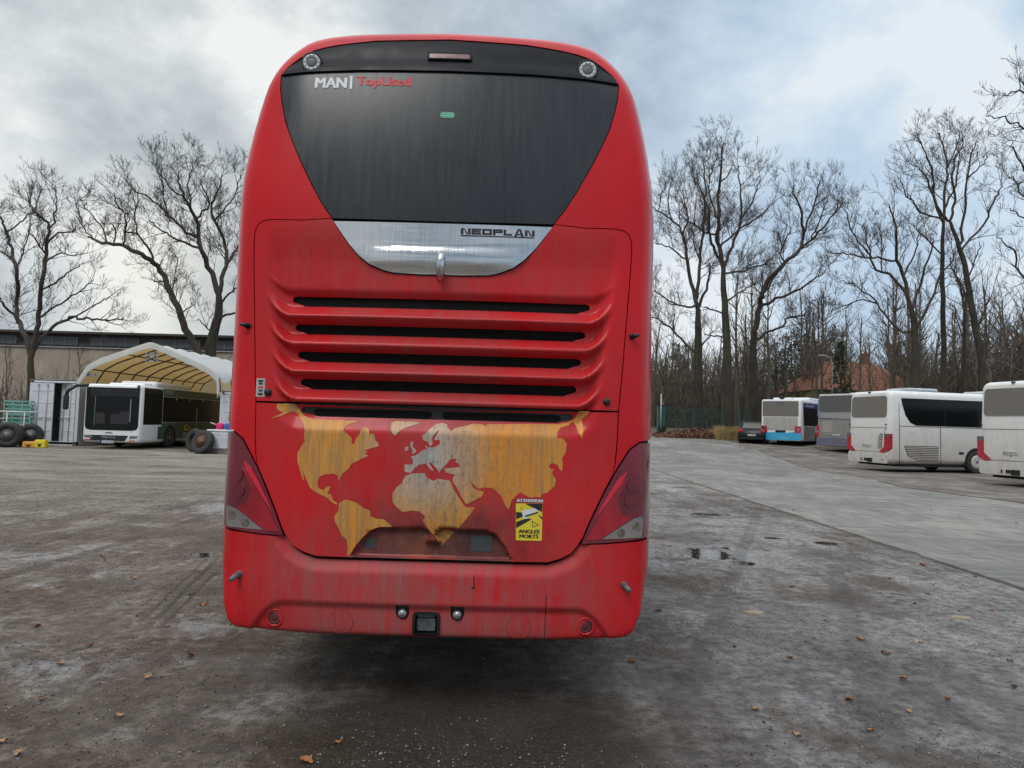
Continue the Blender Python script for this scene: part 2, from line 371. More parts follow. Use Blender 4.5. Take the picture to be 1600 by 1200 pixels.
# ------------------------------------------------------------------ ground
def sstep(a, b, x):
    t = np.clip((x - a) / (b - a), 0, 1); return t * t * (3 - 2 * t)
def gz(x, y):
    """terrain height: the far right end of the yard climbs a little"""
    r = np.maximum(0.0, y - 33.0); rise = np.minimum(.055 * r, 1.6) * sstep(-6.0, 6.0, x)
    return rise
def gat(px, py):
    r = ray(px, py); Y = 10.0
    for _ in range(30):
        k = (CAMH - float(gz(r[0] * Y / r[1], Y))) / max(1e-6, -r[2]); Yn = k * r[1]; Y = .5 * Y + .5 * min(Yn, 200)
    return np.array([r[0] * Y / r[1], Y, float(gz(r[0] * Y / r[1], Y))])
def m_ground():
    t = NT('wet_dirty_asphalt'); X, Y, Z = t.xyz()
    big = t.noise(.28, 5, .6, (1, .8, 1), (3, 1, 0), .5); med = t.noise(1.15, 12, .72, (1, .75, 1), (0, 5, 0), .9)
    fine = t.noise(11, 10, .75); grit = t.noise(95, 3, .8); grit2 = t.noise(45, 6, .85, (1, 1, 1), (5, 5, 0)); trk = t.noise(1.0, 10, .7, (3.0, .28, 1), (8, 0, 0), .8)
    peb = t.vor(55)['Distance']; peb2 = t.vor(23)['Distance']
    s = t.math('ADD', t.math('MULTIPLY', big, .30), t.math('ADD', t.math('MULTIPLY', med, .45), t.math('MULTIPLY', trk, .25)))
    s = t.math('ADD', s, t.math('MULTIPLY', t.math('SUBTRACT', fine, .5), .22)); s = t.math('MULTIPLY_ADD', s, 1.45, -.225)
    cl = t.ramp(s, [(.36, (.105, .073, .049)), (.46, (.175, .130, .092)), (.52, (.240, .194, .145)), (.58, (.37, .338, .290)), (.68, (.56, .545, .50))])
    cr = t.ramp(s, [(.34, (.13, .118, .108)), (.45, (.245, .230, .215)), (.53, (.35, .333, .308)), (.60, (.46, .445, .415)), (.72, (.60, .59, .56))])
    rt = t.math('MULTIPLY_ADD', X, .6, .1, clamp=True)
    c = t.mix(rt, cl, cr)
    brn = t.ramp(t.noise(.9, 8, .68, (1, 1, 1), (11, 4, 0), .5), [(.50, 0.0), (.62, .85)])
    c = t.mix(brn, c, (.135, .100, .070))
    # pale compacted gravel further into the yard, on the left
    far = t.math('MULTIPLY', t.math('MULTIPLY_ADD', Y, .10, -.85, clamp=True), t.math('MULTIPLY_ADD', X, -.25, .6, clamp=True))
    fc_ = t.ramp(t.noise(.45, 12, .72, (.55, 1.5, 1), (0, 0, 0), 1.2), [(.38, (.15, .125, .10)), (.47, (.27, .235, .195)), (.56, (.36, .32, .27)), (.66, (.46, .43, .38))])
    c = t.mix(far, c, fc_)
    # whitish lime crust round the puddles and in a few worn spots
    def spot(x, y, rx, ry, k):
        a = t.math('MULTIPLY', t.math('SUBTRACT', X, x), 1 / rx); b = t.math('MULTIPLY', t.math('SUBTRACT', Y, y), 1 / ry)
        d = t.math('SQRT', t.math('ADD', t.math('MULTIPLY', a, a), t.math('MULTIPLY', b, b))); return t.math('MULTIPLY', t.math('SUBTRACT', 1.0, d, clamp=True), k)
    m = None
    for px, py, rx, ry, k in ((1160, 870, 1.7, 1.5, 1.0), (1240, 1090, .40, .50, .9), (340, 796, 1.0, 1.3, 1.2), (90, 1040, 1.0, .6, .9), (300, 975, .6, .6, 1.0), (1050, 880, .8, .5, 1.0), (60, 870, 1.8, .9, .8), (1420, 930, .7, .5, .6), (420, 1080, .6, .6, .5)):
        g = gat(px, py); q = spot(g[0], g[1], rx, ry, k); m = q if m is None else t.math('MAXIMUM', m, q)
    crn = t.noise(2.4, 12, .72, (1, .8, 1), (3, 9, 0), 1.0)
    cm = t.math('MULTIPLY_ADD', t.math('ADD', t.math('MULTIPLY', m, .26), crn), 11.0, -6.9, clamp=True)
    c = t.mix(t.math('MULTIPLY', cm, t.math('MULTIPLY', t.math('MINIMUM', t.math('MULTIPLY', m, 4.0), 1.0), .8)), c, (.46, .46, .445))
    c = t.mix(t.ramp(fine, [(.36, .65), (.55, 0.0)]), c, (.038, .033, .029))
    c = t.mix(t.ramp(grit2, [(.36, .75), (.48, 0.0)]), c, (.030, .026, .023))
    c = t.mix(t.ramp(grit, [(.60, 0.0), (.68, .8)]), c, (.40, .37, .33))
    c = t.mix(t.ramp(peb2, [(.06, .55), (.12, 0.0)]), c, (.30, .27, .24))
    # damp brown patch in front of the coach, deepened with painted under-coach shade; tyre tracks
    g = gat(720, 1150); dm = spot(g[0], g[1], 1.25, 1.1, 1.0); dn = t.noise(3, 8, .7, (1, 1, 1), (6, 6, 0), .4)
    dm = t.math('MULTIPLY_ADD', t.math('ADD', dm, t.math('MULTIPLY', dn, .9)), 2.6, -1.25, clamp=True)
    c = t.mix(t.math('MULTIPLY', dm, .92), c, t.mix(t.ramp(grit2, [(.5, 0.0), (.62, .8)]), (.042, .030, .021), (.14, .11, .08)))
    def track(p, q, w, k):
        a, b = gat(*p), gat(*q); L = math.hypot(b[0] - a[0], b[1] - a[1]); ux, uy = (b[0] - a[0]) / L, (b[1] - a[1]) / L
        dx, dy = t.math('SUBTRACT', X, a[0]), t.math('SUBTRACT', Y, a[1])
        al_ = t.math('ADD', t.math('MULTIPLY', dx, ux), t.math('MULTIPLY', dy, uy)); ac = t.math('ADD', t.math('MULTIPLY', dx, -uy), t.math('MULTIPLY', dy, ux))
        ac = t.math('ADD', ac, t.math('MULTIPLY_ADD', med, .12, -.06))
        inside_ = t.math('MULTIPLY', t.math('MULTIPLY', al_, 2.0, clamp=True), t.math('MULTIPLY_ADD', al_, -2.0, 2.0 * L, clamp=True), clamp=True)
        e = t.math('MULTIPLY_ADD', t.math('ABSOLUTE', ac), -1 / w, 1.0, clamp=True); return t.math('MULTIPLY', t.math('MULTIPLY', t.math('MULTIPLY', e, 2.5, clamp=True), inside_), t.math('MULTIPLY', fine, k), clamp=True)
    for p, q, w, k in (((345, 868), (225, 985), .028, 1.5), ((352, 880), (240, 990), .022, 1.4), ((335, 862), (205, 985), .018, 1.2), ((0, 905), (345, 800), .10, .8), ((0, 865), (345, 775), .12, .7), ((1030, 1190), (1200, 760), .11, .6), ((1400, 1200), (1300, 880), .13, .6)):
        c = t.mix(track(p, q, w, k), c, (.045, .038, .032))
    # shallow puddles standing in hollows
    pm = None
    for px, py, rx, ry, k in ((1104, 866, .46, .62, 1.5), (1044, 853, .22, .16, 1.1), (1136, 857, .12, .12, 1.1), (1108, 804, .5, .34, 1.05), (1208, 841, .25, .22, 1.0), (1290, 849, .26, .22, 1.3), (1060, 868, .30, .30, 1.25), (1160, 880, .22, .22, 1.2), (318, 867, .30, .30, 1.0)):
        g = gat(px, py); q = spot(g[0], g[1], rx, ry, k); pm = q if pm is None else t.math('MAXIMUM', pm, q)
    pn = t.noise(5.5, 7, .6, (1, .8, 1), (1, 2, 0), .8)
    pm = t.math('MULTIPLY', t.math('MULTIPLY_ADD', t.math('ADD', t.math('MULTIPLY', pm, .55), pn), 14.0, -10.1, clamp=True), t.math('MULTIPLY', pm, 9.0, clamp=True), clamp=True)
    c = t.mix(pm, c, (.022, .019, .012))
    t.base(c)
    wet = t.noise(.8, 8, .68, (1, 1, 1), (21, 7, 0), .6)
    wz = t.math('MULTIPLY', t.ramp(wet, [(.44, 1.0), (.56, 0.0)]), t.math('MULTIPLY_ADD', Y, -.07, 1.0, clamp=True))
    t.set('Roughness', t.math('MULTIPLY_ADD', t.math('SUBTRACT', 1.0, pm), t.math('ADD', t.math('MULTIPLY', fine, .22), t.math('MULTIPLY_ADD', wz, -.44, .56)), .06))
    t.set('Specular IOR Level', t.math('MULTIPLY_ADD', wz, .3, .22))
    h = t.math('ADD', t.math('MULTIPLY', grit, .35), t.math('ADD', t.math('MULTIPLY', grit2, .55), t.math('ADD', fine, t.math('MULTIPLY', med, 3.0))))
    t.bump(h, 1.0, .035); bn = [n for n in t.t.nodes if n.type == 'BUMP'][0]; t.l(t.math('SUBTRACT', 1.0, pm, clamp=True), bn.inputs['Strength']); return t.m
def grid_sheet(name, xs, ys, mat, dz, edge=None, thick=0.0):
    mb = MB(); nx, ny = len(xs), len(ys)
    XX, YY = np.meshgrid(xs, ys); ZZ = gz(XX, YY) + dz
    vs = np.stack([XX.ravel(), YY.ravel(), ZZ.ravel()], 1)
    fs = [(j * nx + i, j * nx + i + 1, (j + 1) * nx + i + 1, (j + 1) * nx + i) for j in range(ny - 1) for i in range(nx - 1)]
    mb.add(vs, fs, 0, True); o = mb.build(name, mat, normals=False); tag(o, kind='structure'); return o
xs = list(np.arange(-30, 31, 1.5)); xs = [-1500, -400, -150, -80, -50] + xs + [50, 80, 150, 400, 1500]
ys = [-400, -100, -30, -10] + list(np.arange(0, 72, 1.5)) + [80, 100, 150, 300, 1500]
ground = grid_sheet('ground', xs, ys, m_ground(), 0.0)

def m_slab():
    t = NT('concrete_lane'); X, Y, Z = t.xyz()
    a = t.noise(.5, 6, .6, (.8, .5, 1), (0, 3, 0), .8); b = t.noise(2.6, 6, .65, (2.2, .35, 1)); g = t.noise(60, 4, .7)
    s = t.math('ADD', t.math('MULTIPLY', a, .55), t.math('MULTIPLY', b, .45))
    c = t.ramp(s, [(.36, (.115, .108, .097)), (.49, (.185, .174, .155)), (.58, (.27, .256, .228))])
    c = t.mix(t.ramp(t.noise(1.2, 7, .7, (.5, 3.0, 1), (4, 4, 0), 1.2), [(.53, 0.0), (.62, .7)]), c, (.085, .080, .074))
    arc = t.noise(.35, 12, .78, (.6, 5.0, 1), (9, 1, 0), 2.5); c = t.mix(t.ramp(arc, [(.54, 0.0), (.60, .45)]), c, (.33, .315, .28))
    c = t.mix(t.ramp(g, [(.3, .35), (.5, 0.0)]), c, (.10, .10, .09))
    t.base(c); t.set('Specular IOR Level', .35); t.set('Roughness', t.ramp(a, [(.4, .55), (.6, .85)])); t.bump(t.math('ADD', g, t.math('MULTIPLY', b, 2)), .4, .012); return t.m
mb = MB(); yy = list(np.arange(-6, 54, .12)); xr = [13.2 + .9 * noise.noise((y * .21, 0, 0)) + max(0, (y - 22)) * .10 for y in yy]
xl = [5.42 + .05 * noise.noise((y * 1.3, 2, 0)) + .05 * noise.noise((y * 4.1, 5, 0)) + .02 * noise.noise((y * 11.0, 9, 0)) for y in yy]
vs = []; nseg = 10
for y, a, b in zip(yy, xl, xr):
    vs.append((a, y, float(gz(a, y)) - .02))
    for k in range(nseg + 1):
        x = a + .012 + (b - a) * k / nseg; vs.append((x, y, float(gz(x, y)) + .03 * (1 - .85 * k / nseg)))
w = nseg + 2
mb.add(vs, [(j * w + i, j * w + i + 1, (j + 1) * w + i + 1, (j + 1) * w + i) for j in range(len(yy) - 1) for i in range(w - 1)], 0, False)
tag(mb.build('concrete_lane', m_slab()), kind='structure')
def m_dirt():
    t = NT('brown_dirt'); a = t.noise(.7, 7, .65, (1, 1, 1), (0, 0, 0), .6); g = t.noise(30, 5, .75)
    c = t.ramp(a, [(.35, (.095, .075, .060)), (.5, (.17, .145, .12)), (.64, (.27, .25, .225))]); c = t.mix(t.ramp(g, [(.35, .6), (.6, 0.0)]), c, (.05, .035, .025))
    t.base(c); t.set('Roughness', .85); t.bump(t.math('ADD', g, t.math('MULTIPLY', a, 3)), .6, .03); return t.m
DIRT = m_dirt()
mb = MB(); yy = list(np.arange(6, 56, .5)); vs = []
for y in yy:
    a = 12.6 + .9 * noise.noise((y * .21, 0, 0)) + max(0, (y - 22)) * .10 - .35 + .5 * noise.noise((y * .9, 3, 0))
    for k in range(11):
        x = a + (62 - a) * (k / 10) ** 1.5; vs.append((x, y, float(gz(x, y)) + (.012 if k else .02)))
mb.add(vs, [(j * 11 + i, j * 11 + i + 1, (j + 1) * 11 + i + 1, (j + 1) * 11 + i) for j in range(len(yy) - 1) for i in range(10)], 0, True)
tag(mb.build('dirt_strip', DIRT), kind='structure')
def litter_mat():
    t = NT('leaf_litter'); a = t.noise(1.2, 6, .7); g = t.noise(22, 5, .8)
    c = t.ramp(g, [(.35, (.035, .026, .018)), (.5, (.10, .062, .036)), (.62, (.20, .115, .06))]); c = t.mix(t.ramp(a, [(.45, 0.0), (.65, .6)]), c, (.075, .085, .035))
    t.base(c); t.set('Roughness', .95); t.bump(g, .8, .05); return t.m
LITTER = litter_mat()
o = grid_sheet('woodland_floor', list(np.arange(3, 90, 3)), list(np.arange(53, 150, 3)), LITTER, .03)
o = grid_sheet('verge', list(np.arange(-110, 0, 5)), list(np.arange(47, 150, 5)), LITTER, .02)

# ------------------------------------------------------------------ the red coach (rear end traced in metres on its own curved surface)
XC, Y0 = -0.415, 3.93
raw = [(0, .312), (.3, .313), (.6, .315), (.85, .322), (1.06, .338), (1.15, .350), (1.195, .375), (1.22, .42), (1.25, .54), (1.268, .75), (1.272, .92), (1.276, 1.1), (1.272, 1.5), (1.27, 1.9), (1.268, 2.3), (1.27, 2.7),
       (1.265, 2.95), (1.245, 3.13), (1.208, 3.345), (1.16, 3.55), (1.12, 3.67), (1.06, 3.775), (.97, 3.87), (.86, 3.942), (.68, 3.983), (.4, 4.005), (0, 4.018)]
def lean(z): return .14 * np.clip((z - 2.75) / 1.3, 0, 2) ** 1.4
def edgeE(z): return .07 + .30 * sstep(.36, .75, z)
def edgeR(z): return .07 + .32 * sstep(.36, .9, z) - .10 * sstep(3.3, 3.9, z)
OUT = []
_rw = np.array(raw)
for i_, (u, z) in enumerate(raw):
    # outward normal of the traced half outline, then the scale at which the rounded shell just reaches the traced edge
    tv = _rw[min(i_ + 1, len(raw) - 1)] - _rw[max(i_ - 1, 0)]; nv = np.array((tv[1], -tv[0])); nv = nv / np.linalg.norm(nv)
    c0 = np.array((0.0, CAMH)); r0 = np.array((u, z)) - c0; dd_ = np.linspace(0, .45, 60)
    def reach(k):
        p = c0 + k * r0 - nv * dd_[:, None]; E = edgeE(p[:, 1]); Rr = edgeR(p[:, 1])
        t = np.clip(1 - dd_ / (Rr * .34), 0, 1)
        D = E * .8 * (1 - np.sqrt(np.maximum(0, 1 - t ** 2.2))) + E * .2 * np.clip(1 - dd_ / Rr, 0, 1) ** 2 + lean(p[:, 1]) + .045 * (p[:, 0] / 1.1) ** 2
        return (((p - c0) @ nv) / (Y0 + D)).max() - (r0 @ nv) / 4.3
    lo_, hi_ = .85, 1.15
    for _ in range(30):
        md = (lo_ + hi_) / 2
        if reach(md) > 0: hi_ = md
        else: lo_ = md
    OUT.append((u * lo_, CAMH + (z - CAMH) * lo_))
OUT[0] = (0.0, OUT[0][1]); OUT[-1] = (0.0, OUT[-1][1])
def catmull(p, n):
    out = []
    for i in range(len(p) - 1):
        a, b, c, d = [np.array(p[max(0, min(len(p) - 1, i + q))]) for q in (-1, 0, 1, 2)]
        for j in range(n):
            t = j / n; out.append(tuple(.5 * ((2 * b) + (-a + c) * t + (2 * a - 5 * b + 4 * c - d) * t * t + (-a + 3 * b - 3 * c + d) * t ** 3)))
    out.append(tuple(map(float, p[-1]))); return out
OUTS = catmull([(abs(a), b) for a, b in OUT], 6)          # half outline, bottom centre -> top centre
OA = np.array(OUTS)
def dist_poly(P, Q):
    """distance of points P (n,2) to open polyline Q (m,2)"""
    out = np.empty(len(P)); A = Q[:-1]; B = Q[1:]; AB = B - A; L2 = (AB ** 2).sum(1) + 1e-12
    for s in range(0, len(P), 4000):
        p = P[s:s + 4000]; w = p[:, None, :] - A[None]; t = np.clip((w * AB[None]).sum(2) / L2[None], 0, 1)
        d = w - t[..., None] * AB[None]; out[s:s + 4000] = np.sqrt((d ** 2).sum(2)).min(1)
    return out
def inside(P, Q):
    """points in closed polygon Q"""
    x, y = P[:, 0], P[:, 1]; r = np.zeros(len(P), bool); n = len(Q); j = n - 1
    for i in range(n):
        xi, yi = Q[i]; xj, yj = Q[j]
        if yi != yj:
            c = ((yi > y) != (yj > y)) & (x < (xj - xi) * (y - yi) / (yj - yi) + xi); r ^= c
        j = i
    return r
OUTPOLY = OA.tolist() + [(-a, b) for a, b in OA[::-1].tolist()]
def depth(P):
    P = np.asarray(P, float).reshape(-1, 2); u = np.abs(P[:, 0]); z = P[:, 1]; q = np.stack([u, z], 1)
    d = dist_poly(q, OA); d = np.where(inside(P, OUTPOLY), d, 0.0)
    E = edgeE(z); Rr = edgeR(z); rc = Rr * .34
    t = np.clip(1 - d / rc, 0, 1); big = E * .80 * (1 - np.sqrt(np.maximum(0, 1 - t ** 2.2)))
    t2 = np.clip(1 - d / Rr, 0, 1); soft = E * .20 * t2 ** 2
    return big + soft + lean(z) + .045 * (u / 1.1) ** 2
def fc(px, py):
    """photo trace -> (u, z) on the coach's rear surface"""
    Y = Y0
    for _ in range(12):
        p = at(px, py, Y); Y = .4 * Y + .6 * (Y0 + depth([(p[0] - XC, p[2])])[0])
    p = at(px, py, Y); return (p[0] - XC, p[2])
def fcs(pts): return [fc(*p) for p in pts]
def c3(pts): return [(p[0] / 3.636 + 340, p[1] / 3.636 + 30) for p in pts]
def c5(pts): return [(p[0] / 4.4444 + 340, p[1] / 4.4444 + 620) for p in pts]
def out_seg(z0, z1):
    """left half outline points between heights (u negative)"""
    seg = [(-a, b) for a, b in OUTS if z0 < b < z1 and a > .5]
    def uat(z):
        for (a, b), (c, d) in zip(OUTS[:-1], OUTS[1:]):
            if a > .5 and b <= z <= d: return a + (c - a) * (z - b) / max(1e-9, d - b)
    return [(-uat(z0), z0)] + seg + [(-uat(z1), z1)]

def densify(poly, step):
    out = []
    for i in range(len(poly)):
        a = np.array(poly[i]); b = np.array(poly[(i + 1) % len(poly)]); L = np.linalg.norm(b - a)
        if L < 1e-5: continue
        n = max(1, int(math.ceil(L / step)))
        out += [tuple(a + (b - a) * k / n) for k in range(n)]
    return out
def area(p): return .5 * sum(p[i][0] * p[(i + 1) % len(p)][1] - p[(i + 1) % len(p)][0] * p[i][1] for i in range(len(p)))
def inset(poly, d):
    if area(poly) < 0: poly = poly[::-1]
    n = len(poly); out = []
    for i in range(n):
        a, b, c = np.array(poly[i - 1]), np.array(poly[i]), np.array(poly[(i + 1) % n])
        e1 = b - a; e2 = c - b; l1, l2 = np.linalg.norm(e1), np.linalg.norm(e2)
        if l1 < 1e-7 or l2 < 1e-7: out.append(tuple(b)); continue
        n1 = np.array((-e1[1], e1[0])) / l1; n2 = np.array((-e2[1], e2[0])) / l2; m = n1 + n2; k = max(.35, (m @ m) / 2)
        out.append(tuple(b + m / (k * 1.0) * d * .5 * (2 / 1)) if k > .9 else tuple(b + m / math.sqrt(m @ m + 1e-9) * d * 1.2))
    return out
def sym(half):
    """half polyline, left side, from bottom centre to top centre -> closed polygon"""
    h = [(min(a, 0.0), b) for a, b in half]
    h[0] = (0.0, h[0][1]); h[-1] = (0.0, h[-1][1])
    return h + [(-a, b) for a, b in h[1:-1][::-1]]
BUS = empty('coach', (XC, Y0, 0), 0, 'tall red coach seen square from behind, gold world map on its dirty rear lid', 'coach')
NOREL = lambda P: np.zeros(len(P))
def patch(name, outer, mat, parent=BUS, off=0.0, step=.03, holes=(), gap=.003, skirt=.03, relief=NOREL, mi=None, bstep=None, build=True, mb=None, edge=.004):
    outer = densify(inset(outer, gap) if gap else outer, bstep or min(step, .02)); bs = bstep or min(step, .02)
    hs = [densify(h, bs) for h in holes]
    A = np.array(outer); lo, hi = A.min(0), A.max(0)
    gx = np.arange(lo[0] + step / 2, hi[0], step); gzv = np.arange(lo[1] + step / 2, hi[1], step)
    G = np.array([(x, z) for z in gzv for x in gx]) if len(gx) and len(gzv) else np.zeros((0, 2))
    if len(G):
        k = inside(G, outer)
        for h in hs: k &= ~inside(G, h)
        G = G[k]
        if len(G):
            close = dist_poly(G, np.array(outer + outer[:1])) > step * .4
            for h in hs: close &= dist_poly(G, np.array(h + h[:1])) > step * .4
            G = G[close]
    pts = list(outer); edges = [(i, (i + 1) % len(outer)) for i in range(len(outer))]; b = len(pts)
    for h in hs:
        pts += h; edges += [(b + i, b + (i + 1) % len(h)) for i in range(len(h))]; b = len(pts)
    nb = len(pts)
    pts += [tuple(g) for g in G]
    V, _, Fc, *_r = delaunay_2d_cdt([Vector(p) for p in pts], edges, [], 0, 1e-6, False)
    V = np.array([(v.x, v.y) for v in V]); T = np.array([tuple(f) for f in Fc]); C = V[T].mean(1)
    k = inside(C, outer)
    for h in hs: k &= ~inside(C, h)
    T = T[k]
    def pos(P, extra=0.0): return np.stack([P[:, 0], depth(P) + relief(P) + off + extra, P[:, 1]], 1)
    W = pos(V)
    own = mb is None
    if own: mb = MB()
    # front faces look towards -Y
    a = V[T[:, 1]] - V[T[:, 0]]; c = V[T[:, 2]] - V[T[:, 0]]; fl = (a[:, 0] * c[:, 1] - a[:, 1] * c[:, 0]) < 0
    T[fl] = T[fl][:, ::-1]
    T = T[np.abs(a[:, 0] * c[:, 1] - a[:, 1] * c[:, 0]) > 4e-7]
    mb.add(W, T, mi or 0, True)
    if skirt:
        for lp in [outer] + hs:
            P = np.array(lp); n = len(P); S = np.concatenate([pos(P), pos(P, skirt)])
            mb.add(S, [(i, (i + 1) % n, (i + 1) % n + n, i + n) for i in range(n)], mi or 0, False)
    if own and build: return mb.build(name, mat, parent, normals=False)
    return mb

# --- seams (photo traces of the left half, mirrored)
hatch_left = fcs([(400, 627), (398.5, 560), (398, 500), (397, 430), (397, 380), (398.5, 362), (403, 351), (411, 345), (425, 343), (470, 344)])
win_low = fcs([(519, 341), (516, 336.7), (502, 316), (486, 286), (469, 250), (455.5, 217), (446, 189.5), (441, 162), (438.5, 140), (439.6, 118.6)])
win_top = fcs([(439.6, 118.6), (450, 105.6), (464, 94.6), (483, 82), (505, 75), (532.5, 70), (587.5, 64), (700, 62)])
chrome_e = fcs([(690, 429), (656, 428.5), (615, 426), (598.5, 422), (576.5, 412.5), (560, 399), (543.5, 379.5), (530, 360), (519, 341)])
lid_side = fcs([(402, 727), (399.6, 710), (399, 670), (400, 627)])
lid_bot = fcs([(690, 877), (610, 875), (542.5, 873), (493, 871), (473, 864), (457, 853), (448, 840), (441, 827), (430, 795.5), (414, 755), (402, 727)])
lamp_in = fcs([(444, 838), (441, 827), (430, 795.5), (414, 755), (402, 727), (392, 708), (380.5, 686), (373, 679), (366, 673)])
lamp_bot = fcs([(444, 838), (425, 836.5), (407.5, 835), (380, 831), (357, 826)])
zseam = fc(400, 627)[1]; ztop = fc(519, 341)[1]; zlb = lid_bot[0][1]
lampT = lamp_in[-1]; zlt = lampT[1] + .012; zlbo = lamp_bot[-1][1] + .01
# surround

outerL = [(-a, b) for a, b in OUTS if b >= zlt and (a > .5 or b > 3.0)]
outerL = [out_seg(zlt, zlt + .05)[0]] + outerL
innerL = [lampT] + lamp_in[::-1][1:5] + lid_side[1:-1] + hatch_left + win_low + win_top[1:]
innerL[-1] = (0.0, innerL[-1][1]); outerL[-1] = (0.0, outerL[-1][1])
ring = outerL + [(-a, b) for a, b in outerL[:-1][::-1]] + [(-a, b) for a, b in innerL[:-1]] + [innerL[-1]] + innerL[:-1][::-1]
patch('rear_surround', ring, RED, step=.022)
# window glass and the spoiler band above it
zsp = fc(700, 112.5)[1]; zsp0 = win_low[-1][1]
spoil = [(0, zsp), (-.5, zsp - .004), (-.8, zsp - .015), win_low[-1]]
glass = patch('rear_window', sym([(0, fc(690, 346.5)[1])] + [win_low[0]] + win_low[1:-1] + spoil[::-1]), GLASS_R, off=.004, gap=.002)
def rel_sp(P):
    return -.016 * (1 - sstep(0, .10, P[:, 1] - (zsp - .02 * (np.abs(P[:, 0]) / .9) ** 2))) + .004
band = patch('window_top_band', sym(spoil + win_top[1:]), simple('band_black', (.012, .013, .016), .30, spec=.12), gap=.003, relief=rel_sp, step=.02, off=.002)
# louvred hatch
def slot(lt, lb, n=6):
    (u1, z1), (u2, z2) = fc(*lt), fc(*lb); u1, u2 = abs(u1), abs(u2); zm = (z1 + z2) / 2
    L = [(-(u1 - .02), z1), (-(u1 - .004), z1 - .008), (-u1, z1 - .020), (-(u1 - .006), z1 - .034), (-(u2 + .008), z2 + .008), (-(u2 - .012), z2)]
    return L + [(-a, b) for a, b in L[::-1]], z1, z2, u1
SL = [slot((453, 460.5), (470, 476.5)), slot((457, 504.5), (474, 520.5)), slot((461, 547.5), (478, 564)), slot((465.5, 591), (482, 607.5)), slot((468, 635), (490, 650.5))]
def rel_hatch(P):
    u = np.abs(P[:, 0]); z = P[:, 1]; r = np.zeros(len(P))
    zT = SL[0][1]; ue = .60 + .118 * (z - 1.4) + .135
    s = np.clip((u - ue) / .15, 0, 1); zz = z - .13 * s ** 2
    amp = 1 - sstep(.25, 1.0, s)
    prof = np.zeros(len(P))
    for k in range(len(SL)):
        z1, z2 = SL[k][1], SL[k][2]; zn = SL[k + 1][1] if k + 1 < len(SL) else z2 - .13
        g = z2 - zn                                    # bar height under slot k
        t = (z2 - zz) / g
        mask = (t >= 0) & (t <= 1)
        brk = .62
        v = np.where(t < brk, .052 - .076 * np.clip(t / brk, 0, 1), -.024 + .076 * np.clip((t - brk) / (1 - brk), 0, 1))
        prof = np.where(mask, v, prof); prof = np.where((zz < z1) & (zz > z2), .052, prof)
    above = np.clip((zz - zT) / .035, 0, 1); prof = np.where(zz >= zT, .052 + (.022 - .052) * above, prof)
    last = SL[-1][2]
    inb = 1 - sstep(0.0, 1.0, s)
    r = prof * amp * np.where(zz >= zT, 1, 1)
    # shallow basin above the slots, its wall fading out upward
    up = (zz >= zT)
    bas = .022 * (1 - sstep(.55, 1.0, s)) * (1 - sstep(2.45, ztop - .03, z))
    r = np.where(up, np.where(above < 1, prof * amp, bas), r)
    return r
hatch_half = [(0, fc(690, 634.5)[1])] + [hatch_left[0]] + hatch_left[1:] + [chrome_e[-1]] + chrome_e[:-1][::-1]
patch('engine_hatch', sym(hatch_half), RED_D, step=.0125, holes=[SL[k][0] for k in range(4)], relief=rel_hatch, skirt=.035, bstep=.012)
def rel_lid(P):
    u = np.abs(P[:, 0]); z = P[:, 1]; z1, z2 = SL[4][1], SL[4][2]
    ue = .60 + .118 * (z - 1.4) + .135; s = np.clip((u - ue) / .15, 0, 1); zz = z - .10 * s ** 2; amp = 1 - sstep(.2, 1.0, s)
    r = np.where(zz > z2, .036, .036 * (1 - np.clip((z2 - zz) / .075, 0, 1)))
    r = np.where(zz > z1, .036 - .03 * np.clip((zz - z1) / .03, 0, 1), r) * amp
    # number plate recess
    q = inside(P, RECP); dd = dist_poly(P, np.array(RECP + RECP[:1]))
    return r + np.where(q, .04 * sstep(0, .010, dd), 0)
rec = fcs([(546, 871), (560.5, 847), (576, 829.5), (592, 824.5), (630, 824), (662, 824.5), (677.5, 836), (684, 847)])
RECP = rec + [(-a, b) for a, b in rec[::-1]]
lid_half = lid_bot[:-1] + lid_side[:-1] + [(lid_side[-1][0], lid_side[-1][1] - .004), (0, fc(690, 640)[1])]
patch('rear_lid', sym([(a, b + .006 if i < 5 else b) for i, (a, b) in enumerate(lid_half)]), RED_L, step=.0125, holes=[SL[4][0]], relief=rel_lid, skirt=.035, bstep=.012)
# bumper
lid_line = np.array([(a, b) for a, b in lid_bot[:7]]); lid_line = np.array(lid_line.tolist()[::-1] + [(-a, b) for a, b in lid_line.tolist()])
zb1, zb2 = fc(690, 946)[1], fc(690, 956.5)[1]
def rel_bump(P):
    u = np.abs(P[:, 0]); z = P[:, 1]; d = dist_poly(P, lid_line)
    led = .034 * (1 - np.clip(d / .075, 0, 1)) * (1 - sstep(.85, 1.0, u))
    zz = z + .22 * np.clip((u - .80) / .22, 0, 3) ** 2.0
    stp = .026 * (1 - np.clip((zz - zb2) / (zb1 - zb2), 0, 1)) * (1 - sstep(1.12, 1.2, u))
    return led + stp
bump_half = [(-a, b) for a, b in OUTS if b < zlbo - .02] + [out_seg(zlbo - .01, zlbo + .1)[0]] + lamp_bot[::-1][1:] + [(lid_bot[6][0] - .0, lid_bot[6][1] - .008)] + [(a, b - .008) for a, b in lid_bot[:6][::-1]]
bump_half[0] = (0, bump_half[0][1])
